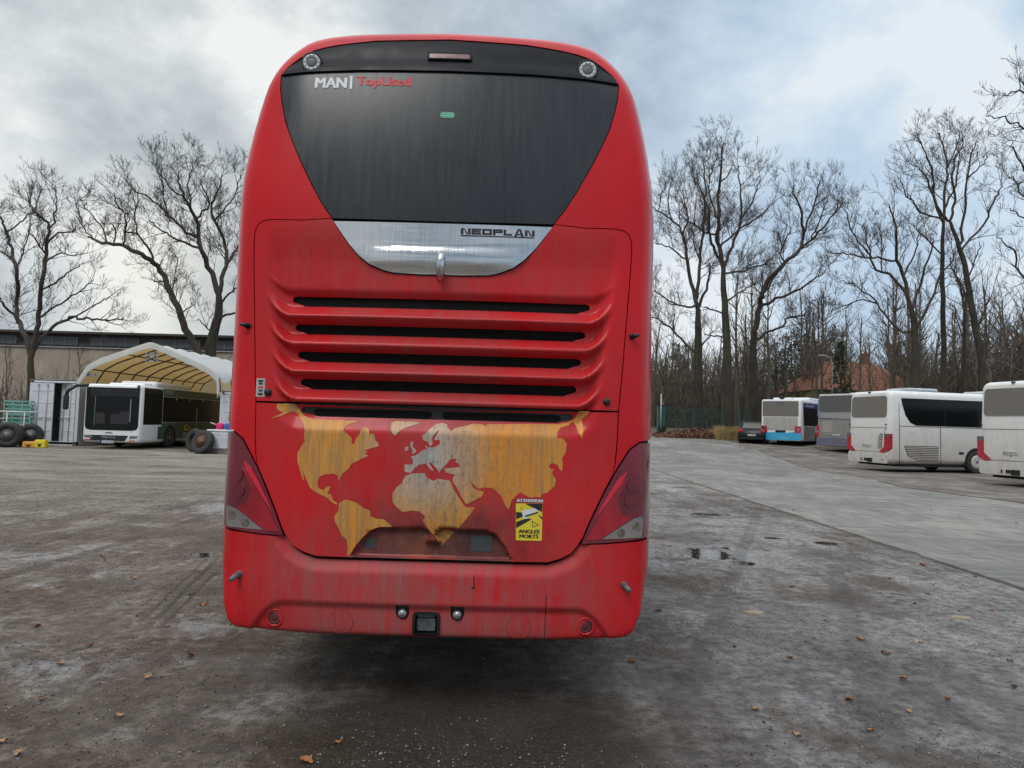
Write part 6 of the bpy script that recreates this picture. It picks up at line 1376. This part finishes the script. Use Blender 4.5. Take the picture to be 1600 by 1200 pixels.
for k in range(26): slim.append((rg.uniform(1040, 1600), rg.uniform(58, 72), rg.uniform(1.15, 1.65)))
for k in range(8): slim.append((rg.uniform(1262, 1465), rg.uniform(53, 60), rg.uniform(.8, 1.35)))
for k in range(66):
    px = rg.uniform(1015, 1330); spots.append((px, rg.uniform(66 if px > 1255 else 60, 88), rg.uniform(.65, 1.0)))
for k in range(26): px = rg.uniform(1330, 1560); spots.append((px, rg.uniform(74 if px < 1460 else 62, 90), rg.uniform(.75, 1.05)))
for k in range(30): px = rg.uniform(1490, 1690); spots.append((px, rg.uniform(56, 80), rg.uniform(1.0, 1.4)))
for px, Y, s_ in spots:
    k = int(rg.integers(5)); p = at(px, 680, Y)
    o = protos[k] if k not in used else copy_tree(protos[k]); used.add(k)
    o.location = (p[0], Y, float(gz(p[0], Y)) - .1); o.rotation_euler = (0, 0, rg.uniform(0, 6.28)); o.scale = (s_, s_, s_ * rg.uniform(.9, 1.15))
for px, Y, s_ in slim:
    p = at(px, 680, Y); o = copy_tree(protos[4]); o.location = (p[0], Y, float(gz(p[0], Y)) - .1); o.rotation_euler = (0, 0, rg.uniform(0, 6.28)); o.scale = (s_ * .62, s_ * .62, s_)
    o['label'] = 'slender pale bare tree rising above the brown woodland'; o['group'] = 'slender bare trees above the wood'
# young trees in front of the hall on the left
GS = 'young bare trees in front of the long hall'
sap = [generic_tree(70 + k, h, 'young bare tree standing in front of the beige wall of the long hall', GS, .55, .12, .7) for k, h in enumerate((6.5, 8, 5.5))]
for k in range(34):
    px = rg.uniform(-60, 345); Y = rg.uniform(52, 67); p = at(px, 650, Y); o = sap[k] if k < 3 else copy_tree(sap[k % 3])
    o.location = (p[0], Y, 0); o.rotation_euler = (0, 0, rg.uniform(0, 6.28)); s_ = rg.uniform(.75, 1.25); o.scale = (s_, s_, s_)
# pines
def pine(seed, h, label, x, Y, spruce=False, group=None):
    rg = np.random.default_rng(seed); T = Tubes(); T.add([(0, 0, -.3), (.05, 0, h * .5), (0, .05, h)], [.018 * h, .012 * h, .02], 7)
    o = empty('pine_tree', (x, Y, float(gz(x, Y))), 0, label, 'tree', group); T.build('trunk', BARK2, o); mb = MB(); vs = []; fs = []
    lo = .12 if spruce else .50
    for k in range(int(70 if spruce else 46)):
        f = lo + (1 - lo) * (k + rg.uniform()) / (70 if spruce else 46); a = rg.uniform(0, 6.28)
        L = h * (.26 * (1 - f) + .02) if spruce else h * .20 * math.sin(min(1, (1 - f) * 2.4 + .25) * 1.57) * rg.uniform(.5, 1.2)
        for q in range(int(10 + L * 16)):
            t = rg.uniform(.15, 1) ** .8 * L; w = .30 + .12 * L; cx = math.cos(a) * t + rg.normal(0, w * .35); cy = math.sin(a) * t + rg.normal(0, w * .35); cz = h * f + rg.normal(0, w * .3) - (t * .25 if spruce else -t * .15)
            n = rg.normal(0, 1, 3); n /= np.linalg.norm(n); m = np.cross(n, rg.normal(0, 1, 3)); m /= np.linalg.norm(m); s1, s2 = rg.uniform(.10, .24), rg.uniform(.03, .07)
            b = len(vs); c = np.array((cx, cy, cz)); u2 = np.cross(n, m); vs += [tuple(c - m * s1), tuple(c + u2 * s2), tuple(c + m * s1), tuple(c - u2 * s2)]; fs.append((b, b + 1, b + 2, b + 3))
    mb.add(vs, fs, 0); mb.build('crown', PINE, o, normals=False); return o
for k, (px, Y, h) in enumerate(((1236, 74, 10.5), (1262, 80, 11), (1295, 78, 11.5), (1212, 82, 10), (1405, 84, 11), (1060, 84, 10))):
    p = at(px, 660, Y); pine(90 + k, h, 'dark green pine among the bare trunks of the wood', p[0], Y, group='pines in the wood behind the yard')
for k, (px, Y, h) in enumerate(((200, 84, 9.6), (212, 86, 9.4), (60, 90, 9.0))):
    p = at(px, 640, Y); pine(97 + k, h, 'pine top showing above the roof of the long hall', p[0], Y, group='pines behind the long hall')
p = at(1313, 660, 58); pine(99, 7.8, 'dark spruce standing in front of the orange tiled house', p[0], 58, True)

# undergrowth of the wood: stems nobody could count
def thicket(name, n, box, seed, h, mat, label_kind='stuff', rad=.012):
    rg = np.random.default_rng(seed); T = Tubes()
    for _ in range(n):
        px = rg.uniform(box[0], box[1]); Y = rg.uniform(box[2], box[3]); p = at(px, 680, Y); x = p[0]; g = float(gz(x, Y)); hh = h * rg.uniform(.35, 1.1) * (1 + .3 * noise.noise((x * .15, Y * .15, seed)))
        v = np.array((rg.normal(0, .22), rg.normal(0, .22), 1.0)); pts = [np.array((x, Y, g - .05))]
        for _k in range(4): v = v + rg.normal(0, .16, 3) * (1, 1, .3); v /= np.linalg.norm(v); pts.append(pts[-1] + v * hh / 4)
        R2 = np.linspace(rad * 2.2, rad * .7, 5); pts = np.array(pts); T.add(pts, R2, 3)
        for _k in range(5):
            i = int(rg.integers(1, 4)); w = v + rg.normal(0, .6, 3); w[2] = abs(w[2]); w /= np.linalg.norm(w); q = pts[i] + w * hh * .16; q2 = q + (w + rg.normal(0, .3, 3)) * hh * .13; T.add([pts[i], q, q2], [rad, rad * .8, rad * .6], 3)
    o = T.build(name, mat); tag(o, kind=label_kind); return o
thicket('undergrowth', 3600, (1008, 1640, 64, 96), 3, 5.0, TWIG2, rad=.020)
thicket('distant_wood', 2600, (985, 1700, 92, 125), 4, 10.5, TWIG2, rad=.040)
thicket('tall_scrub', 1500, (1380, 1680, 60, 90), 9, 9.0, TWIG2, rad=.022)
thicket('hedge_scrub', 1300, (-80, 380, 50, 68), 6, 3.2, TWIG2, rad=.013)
# brown leaf heap and dry grass below the fence
mb = MB(); vs = []; fs = []; rg = np.random.default_rng(8)
for _ in range(9000):
    px = rg.uniform(1028, 1190); Y = rg.uniform(49.5, 54.5); p = at(px, 680, Y); x = p[0] + rg.normal(0, .3); z = float(gz(x, Y)) + abs(rg.normal(0, .20)) * max(0, math.sin((px - 1028) / 162 * 3.1))
    n = rg.normal(0, 1, 3); n /= np.linalg.norm(n); m = np.cross(n, (0, 0, 1.0)); m /= np.linalg.norm(m) + 1e-6; u2 = np.cross(n, m); s1 = rg.uniform(.05, .12); c = np.array((x, Y, z)); b = len(vs)
    vs += [tuple(c - m * s1), tuple(c + u2 * s1), tuple(c + m * s1), tuple(c - u2 * s1)]; fs.append((b, b + 1, b + 2, b + 3))
mb.add(vs, fs); tag(mb.build('leaf_heap', simple('dead_leaves', (.17, .075, .045), .9, var=.6, scale=8), normals=False), kind='stuff')
T = Tubes()
for _ in range(1500):
    px = rg.uniform(1118, 1162); Y = rg.uniform(48.5, 51); p = at(px, 680, Y); x = p[0]; g = float(gz(x, Y)); v = rg.normal(0, .25, 3); T.add([(x, Y, g), (x + v[0] * .3, Y + v[1] * .3, g + rg.uniform(.3, .7)), (x + v[0], Y + v[1], g + rg.uniform(.4, 1.0))], [.012, .010, .006], 3)
tag(T.build('dry_grass', simple('straw', (.42, .30, .14), .9, var=.3)), kind='stuff')

# ------------------------------------------------------------------ fence, gate pillar, house, hall, lamp
FG = simple('dark_green_fence', (.012, .075, .060), .5, var=.2)
def fence(xa, Ya, xb, Yb, h, label, bars=True):
    o = empty('fence', (xa, Ya, 0), 0, label, 'fence'); L = math.hypot(xb - xa, Yb - Ya); n = max(1, round(L / 2.5))
    for k in range(n + 1):
        x, y = xa + (xb - xa) * k / n, Ya + (Yb - Ya) * k / n; g = float(gz(x, y)); mb = MB(); mb.box((x - xa, y - Ya, g + h / 2 + .05), (.07, .07, h + .1)); mb.box((x - xa, y - Ya, g + h + .11), (.09, .09, .03)); mb.build('post', FG, o)
        if k < n:
            x2, y2 = xa + (xb - xa) * (k + 1) / n, Ya + (Yb - Ya) * (k + 1) / n; g2 = float(gz(x2, y2)); mb = MB(); m = int(2.5 / .10)
            for j in range(1, m):
                t = j / m; X, Y = x + (x2 - x) * t - xa, y + (y2 - y) * t - Ya; G = g + (g2 - g) * t; mb.box((X, Y, G + h / 2 + .04), (.018, .018, h))
            for zz in (.12, h * .5, h):
                mb.tube([(x - xa, y - Ya, g + zz), (x2 - xa, y2 - Ya, g2 + zz)], .018, 5)
            mb.build('mesh_panel', FG, o)
    return o
p0, p1 = at(1040, 680, 55), at(1172, 680, 54); fence(p0[0], 55, p1[0], 54, 1.95, 'dark green bar fence below the bare oaks on the right')
p2 = at(1040, 680, 55); g = float(gz(p2[0] - .5, 55)); o = empty('gate_pillar', (p2[0] - .35, 55, g), 0, 'green gate post with thin white barrier pole beside the red coach', 'gate')
mb = MB(); mb.box((0, 0, 1.05), (.62, .5, 2.1), bev=.03); mb.build('cabinet', FG, o); mb = MB(); mb.box((0, 0, 2.13), (.68, .56, .05)); mb.box((.0, -.27, .3), (.5, .06, .5), bev=.02); mb.build('base_and_cap', SOOT, o)
mb = MB(); mb.tube([(-.1, -.3, .3), (-.1, -.3, 3.0)], .03, 6); mb.build('pole', WHITE_T, o); mb = MB(); mb.lathe([(2.15, .05), (2.28, .06), (2.32, .02)], (.12, 0, 0), 'z', 10); mb.build('beacon', LAMPAM, o)
# house
t = NT('orange_roof_tiles'); X, Y_, Z = t.xyz(); w1 = t.n('ShaderNodeTexWave', wave_type='BANDS', bands_direction='Z'); w1.inputs['Scale'].default_value = 1.6; w1.inputs['Distortion'].default_value = .6; t.l(t.coord(), w1.inputs['Vector'])
t.base(t.mix(t.ramp(w1.outputs['Fac'], [(.2, .7), (.5, 0.0)]), t.ramp(t.noise(3, 5, .7), [(.3, (.17, .062, .036)), (.7, (.31, .125, .065))]), (.12, .05, .03))); t.set('Roughness', .85); t.bump(w1.outputs['Fac'], .6, .05); TILES = t.m
Yh = 62; hx0, hx1 = at(1270, 600, Yh)[0], at(1455, 600, Yh)[0]; ze, zr2 = at(1300, 606, Yh)[2], at(1360, 566, Yh + 4)[2]; zg = 1.6
o = empty('house', ((hx0 + hx1) / 2, Yh, 0), 0, 'cream house with orange tiled hipped roof seen between the trees', 'house'); w = hx1 - hx0; d_ = 9
CREAM = simple('cream_render', (.52, .46, .27), .9, var=.15)
mb = MB(); mb.box((0, d_ / 2, (ze + zg) / 2), (w - .8, d_ - .8, ze - zg)); mb.build('wall', CREAM, o)
mb = MB(); a = w / 2; mb.add([(-a, 0, ze - .2), (a, 0, ze - .2), (a, d_, ze - .2), (-a, d_, ze - .2), (-a + 3.0, d_ / 2, zr2), (a - 3.0, d_ / 2, zr2)], [(0, 1, 5, 4), (1, 2, 5), (2, 3, 4, 5), (3, 0, 4)]); rf = mb.build('roof', TILES, o)
mb = MB(); mb.box((a * .3, d_ / 2, zr2 + .3), (.6, .6, 1.1)); mb.build('chimney', simple('chimney_brick', (.2, .1, .07), .9), rf); mb = MB(); mb.box((0, -.02, ze - .24), (w + .2, .16, .14)); mb.build('gutter', SOOT, rf)
for k in range(4):
    q = -a + 2.2 + k * (w - 4.4) / 3; mb = MB(); mb.box((q, .38, (ze + zg) / 2 + .5), (1.1, .1, 1.3)); wd = mb.build('window', GLS, o); mb = MB(); [mb.box((q + dx_, .33, (ze + zg) / 2 + .5), (.07, .05, 1.36)) for dx_ in (-.55, 0, .55)]; [mb.box((q, .33, (ze + zg) / 2 + .5 + dz_), (1.2, .05, .07)) for dz_ in (-.66, .66)]; mb.build('frame', WHITE_T, wd)
# long hall on the left
t = NT('hall_plaster'); a1 = t.noise(.5, 6, .7, (1, 1, .4)); t.base(t.ramp(a1, [(.35, (.26, .22, .17)), (.65, (.40, .35, .28))])); t.set('Roughness', .95); HW = t.m
Yb = 72; x0_, x1_ = -75, at(375, 600, Yb)[0] + 8; zt0 = at(0, 519, Yb)[2]; zb0 = at(0, 540, Yb)[2]
o = empty('industrial_hall', (x0_, Yb, 0), R_(-.35), 'long low beige hall with a dark window band under its roof edge', 'building'); L = x1_ - x0_
mb = MB(); mb.box((L / 2, 9, zb0 / 2), (L, 18, zb0)); mb.build('wall', HW, o)
mb = MB(); mb.box((L / 2, 9, (zb0 + zt0) / 2), (L, 17.7, zt0 - zb0 + .02)); mb.build('upper_wall', simple('dark_boards', (.055, .048, .043), .8, var=.3), o)
mb = MB(); mb.box((L / 2, 8.7, zt0 + .1), (L + .6, 18.8, .22)); mb.build('roof', simple('dark_bitumen', (.06, .052, .046), .8, var=.25), o)
mb = MB(); mb.box((L / 2, -.08, zb0), (L, .22, .10)); mb.build('ledge', simple('pale_ledge', (.34, .33, .31), .8), o)
bz = (zb0 + zt0) / 2 - .02; hh = (zt0 - zb0) * .62; WB = m_pglass('hall_glass', .12, (.075, .085, .10))
k = 0; xx = .8
while xx < L - 1.4:
    if k % 5 != 4:
        mb = MB(); mb.box((xx + .55, .10, bz), (1.14, .06, hh)); wd = mb.build('window', WB, o); mb = MB(); mb.box((xx + 1.15, .08, bz), (.07, .10, hh)); mb.build('frame', simple('window_bar', (.24, .24, .24), .7), wd)
    xx += 1.25; k += 1
mb = MB()
for q in range(1, int(L / 6)): mb.box((q * 6, -.015, zb0 / 2), (.05, .04, zb0 - .1))
mb.build('wall_joints', simple('joint_grey', (.17, .15, .12), .9), o)
# street lamp
p = at(1300, 640, 57); g = float(gz(p[0], 57)); zt_ = at(1285, 556, 57)[2]; o = empty('street_lamp', (p[0], 57, g), 0, 'slim grey street lamp with short arm in front of the house roof', 'street lamp'); T_ = simple('galvanised', (.30, .31, .32), .5, .3)
mb = MB(); mb.tube([(0, 0, 0), (0, 0, zt_ - g - .5), (-.2, 0, zt_ - g - .1), (-.55, 0, zt_ - g)], [.07, .05, .04, .035], 8); mb.build('pole', T_, o); mb = MB(); mb.box((-.85, 0, zt_ - g + .02), (.6, .22, .12), bev=.04); mb.build('lamp_head', T_, o)

# ------------------------------------------------------------------ small things on the ground
t = NT('puddle_water'); t.base((.034, .030, .020)); t.set('Roughness', .12); t.set('Specular IOR Level', .22); t.bump(t.noise(9, 3), .03, .01); PUD = t.m
def ground_patch(name, px_poly, dz, mat, rough=.06, kind='structure'):
    P = [gat(*q) for q in px_poly]; d = densify([(p[0], p[1]) for p in P], .05); d = [(a + rough * noise.noise((a * 3, b * 3, 1)) + rough * .5 * noise.noise((a * 11, b * 11, 4)), b + rough * noise.noise((a * 3, b * 3, 9)) + rough * noise.noise((a * 13, b * 13, 2))) for a, b in d]
    V, _, F_, *_r = delaunay_2d_cdt([Vector(p) for p in d], [], [list(range(len(d)))], 1, 1e-6, False)
    mb = MB(); mb.add([(v.x, v.y, float(gz(v.x, v.y)) + dz) for v in V], [tuple(f) for f in F_]); o = mb.build(name, mat, normals=False); tag(o, kind=kind); return o
GP = simple('wet_oil_stain', (.03, .028, .027), .3, var=.3)
# loose stones
STN = simple('grey_stone', (.22, .20, .18), .85, var=.5, scale=25)
rg = np.random.default_rng(17); vs = []; fs = []
octa = np.array([(1, 0, 0), (0, 1, 0), (-1, 0, 0), (0, -1, 0), (0, 0, .7), (0, 0, -.7)]); of = [(0, 1, 4), (1, 2, 4), (2, 3, 4), (3, 0, 4), (1, 0, 5), (2, 1, 5), (3, 2, 5), (0, 3, 5)]
N_ = 60000; gy = 1.7 + 15 * rg.uniform(size=N_) ** 1.9; gx_ = rg.uniform(-.9, .9, N_) * (gy + .8)
clump = np.array([noise.noise((x * .8, y * .8, 3)) for x, y in zip(gx_, gy)]) + rg.normal(0, .12, N_)
k_ = (gx_ < 5.3) & (clump > -.05); gx_, gy = gx_[k_], gy[k_]; N_ = len(gy)
sz = .0018 + .0040 * rg.uniform(size=N_) ** 2.5 + np.where(rg.uniform(size=N_) < .008, .010, 0) * rg.uniform(size=N_) + .0004 * gy
sc3 = np.stack([sz * rg.uniform(.7, 1.5, N_), sz * rg.uniform(.7, 1.5, N_), sz * rg.uniform(.5, 1.0, N_)], 1); an = rg.uniform(0, 6.28, N_)
q = octa[None] * sc3[:, None, :]; ca, sa = np.cos(an)[:, None], np.sin(an)[:, None]
q = np.stack([q[..., 0] * ca - q[..., 1] * sa + gx_[:, None], q[..., 0] * sa + q[..., 1] * ca + gy[:, None], q[..., 2] + sz[:, None] * .35], -1).reshape(-1, 3)
F3 = (np.array(of)[None] + 6 * np.arange(N_)[:, None, None]).reshape(-1, 3)
me = bpy.data.meshes.new('gravel'); me.vertices.add(len(q)); me.vertices.foreach_set('co', q.ravel()); me.loops.add(F3.size); me.loops.foreach_set('vertex_index', F3.ravel().astype(np.int32))
me.polygons.add(len(F3)); me.polygons.foreach_set('loop_start', (np.arange(len(F3)) * 3).astype(np.int32)); me.polygons.foreach_set('loop_total', np.full(len(F3), 3, np.int32))
gm = [simple('grey_stone', (.26, .24, .21), .85, var=.5, scale=25), simple('pale_stone', (.40, .37, .33), .8, var=.3, scale=25), simple('dark_stone', (.03, .028, .026), .9, var=.3)]
for m_ in gm: me.materials.append(m_)
me.polygons.foreach_set('material_index', np.repeat(rg.choice([0, 0, 0, 1, 2, 2], N_), 8).astype(np.int32)); me.update(calc_edges=True)
go = bpy.data.objects.new('gravel', me); COL.objects.link(go); tag(go, kind='stuff')
# flat stones
for (px, py, w, d_, lb) in ((1176, 958, .22, .12, 'pale flat stone set in the asphalt behind the puddle'), (1500, 966, .20, .10, 'flat beige stone lying near the concrete edge on the right')):
    c = gat(px, py); pts = [(w / 2 * math.cos(a) * rnd.uniform(.75, 1.1), d_ / 2 * math.sin(a) * rnd.uniform(.75, 1.1)) for a in np.linspace(0, 2 * math.pi, 11)[:-1]]
    mb = MB(); n = len(pts); mb.add([(a, b, 0) for a, b in pts] + [(a * .9, b * .9, .012 + .004 * rnd.random()) for a, b in pts], [tuple(range(n, 2 * n))] + [(i, (i + 1) % n, (i + 1) % n + n, i + n) for i in range(n)]); o = mb.build('flat_stone', simple('beige_stone', (.30, .25, .18), .85, var=.3, scale=20, bump=.3), None, c); tag(o, lb, 'stone')
# fallen leaves, each its own curled oak leaf
LEAFM = [simple('leaf_orange', (.30, .125, .045), .7, var=.35, scale=30), simple('leaf_tan', (.34, .21, .11), .75, var=.3, scale=30), simple('leaf_brown', (.15, .075, .04), .8, var=.35, scale=30)]
def leaf_mesh(seed):
    rg = random.Random(seed); mb = MB(); L = 12; rows = []
    for i in range(L + 1):
        t = i / L; wd = .42 * math.sin(math.pi * min(1, t * 1.02)) ** .7 * (1 + .38 * math.sin(t * 19 + seed)) * (.6 + .5 * t) if 0 < i < L else .02
        for q in (-1, -.5, 0, .5, 1): rows.append((t - .5, q * wd, .10 * math.sin(t * 3.1 + seed) + .22 * q * q * (1 + .5 * math.sin(t * 7 + seed * 2)) + .05 * math.sin(q * 6 + t * 11)))
    zmin = min(r[2] for r in rows); rows = [(a, b, c - zmin + .02) for a, b, c in rows]
    mb.add(rows, [(i * 5 + j, i * 5 + j + 1, (i + 1) * 5 + j + 1, (i + 1) * 5 + j) for i in range(L) for j in range(4)], 0, True); mb.tube([(-.75, .04, .05), (-.5, 0, rows[2][2] + .01), (0, 0, rows[L // 2 * 5 + 2][2] + .01)], [.012, .014, .008], 4)
    return mb
GLF = 'fallen oak leaves scattered over the yard'
side_of = lambda px: 'left of the red coach' if px < 350 else ('behind the red coach' if px < 1010 else 'right of the red coach')
leaves = [(90, 919), (299, 930), (316, 947), (58, 979), (298, 1025), (65, 1094), (186, 1121), (2, 1162), (28, 1179), (11, 925), (1442, 884), (1524, 902), (1384, 1023), (1578, 1035), (1412, 1062), (1326, 1094), (1481, 1094), (1420, 1113), (1360, 1143), (1245, 1151), (1238, 918), (1028, 956), (1585, 1075), (1500, 809), (1234, 1029), (528, 1163), (478, 1193), (987, 1034), (160, 870), (210, 905), (1390, 905), (1450, 930), (1110, 925), (1440, 1005), (1290, 970), (140, 1010), (1550, 955), (1180, 1110), (60, 850), (1330, 850), (1588, 820), (232, 1060), (1455, 800), (1240, 800), (95, 1040), (1345, 1000)]
lm = [leaf_mesh(k) for k in range(6)]; lobj = []
for k, (px, py) in enumerate(leaves):
    c = gat(px, py); s = rnd.uniform(.038, .066) * (1.35 if k in (2, 10, 15, 26) else 1); mi_ = (0 if k in (2, 3, 10, 14, 15, 16, 18, 26) else rnd.choice((0, 1, 1, 2)))
    key = (k % 6, mi_); ex = [o for q, o in lobj if q == key]
    if ex: o = ex[0].copy(); COL.objects.link(o)
    else: o = lm[key[0]].build('fallen_leaf', LEAFM[mi_], normals=False); lobj.append((key, o))
    zz = .03 if c[0] > 5.45 else .003
    o.location = (c[0], c[1], c[2] + zz); o.rotation_euler = (0, 0, rnd.uniform(0, 6.28)); o.scale = (s, s, s * .8)
    tag(o, ('curled orange oak leaf' if mi_ == 0 else 'pale tan oak leaf' if mi_ == 1 else 'dark brown oak leaf') + ' lying on the wet ground ' + side_of(px), 'leaf', GLF)
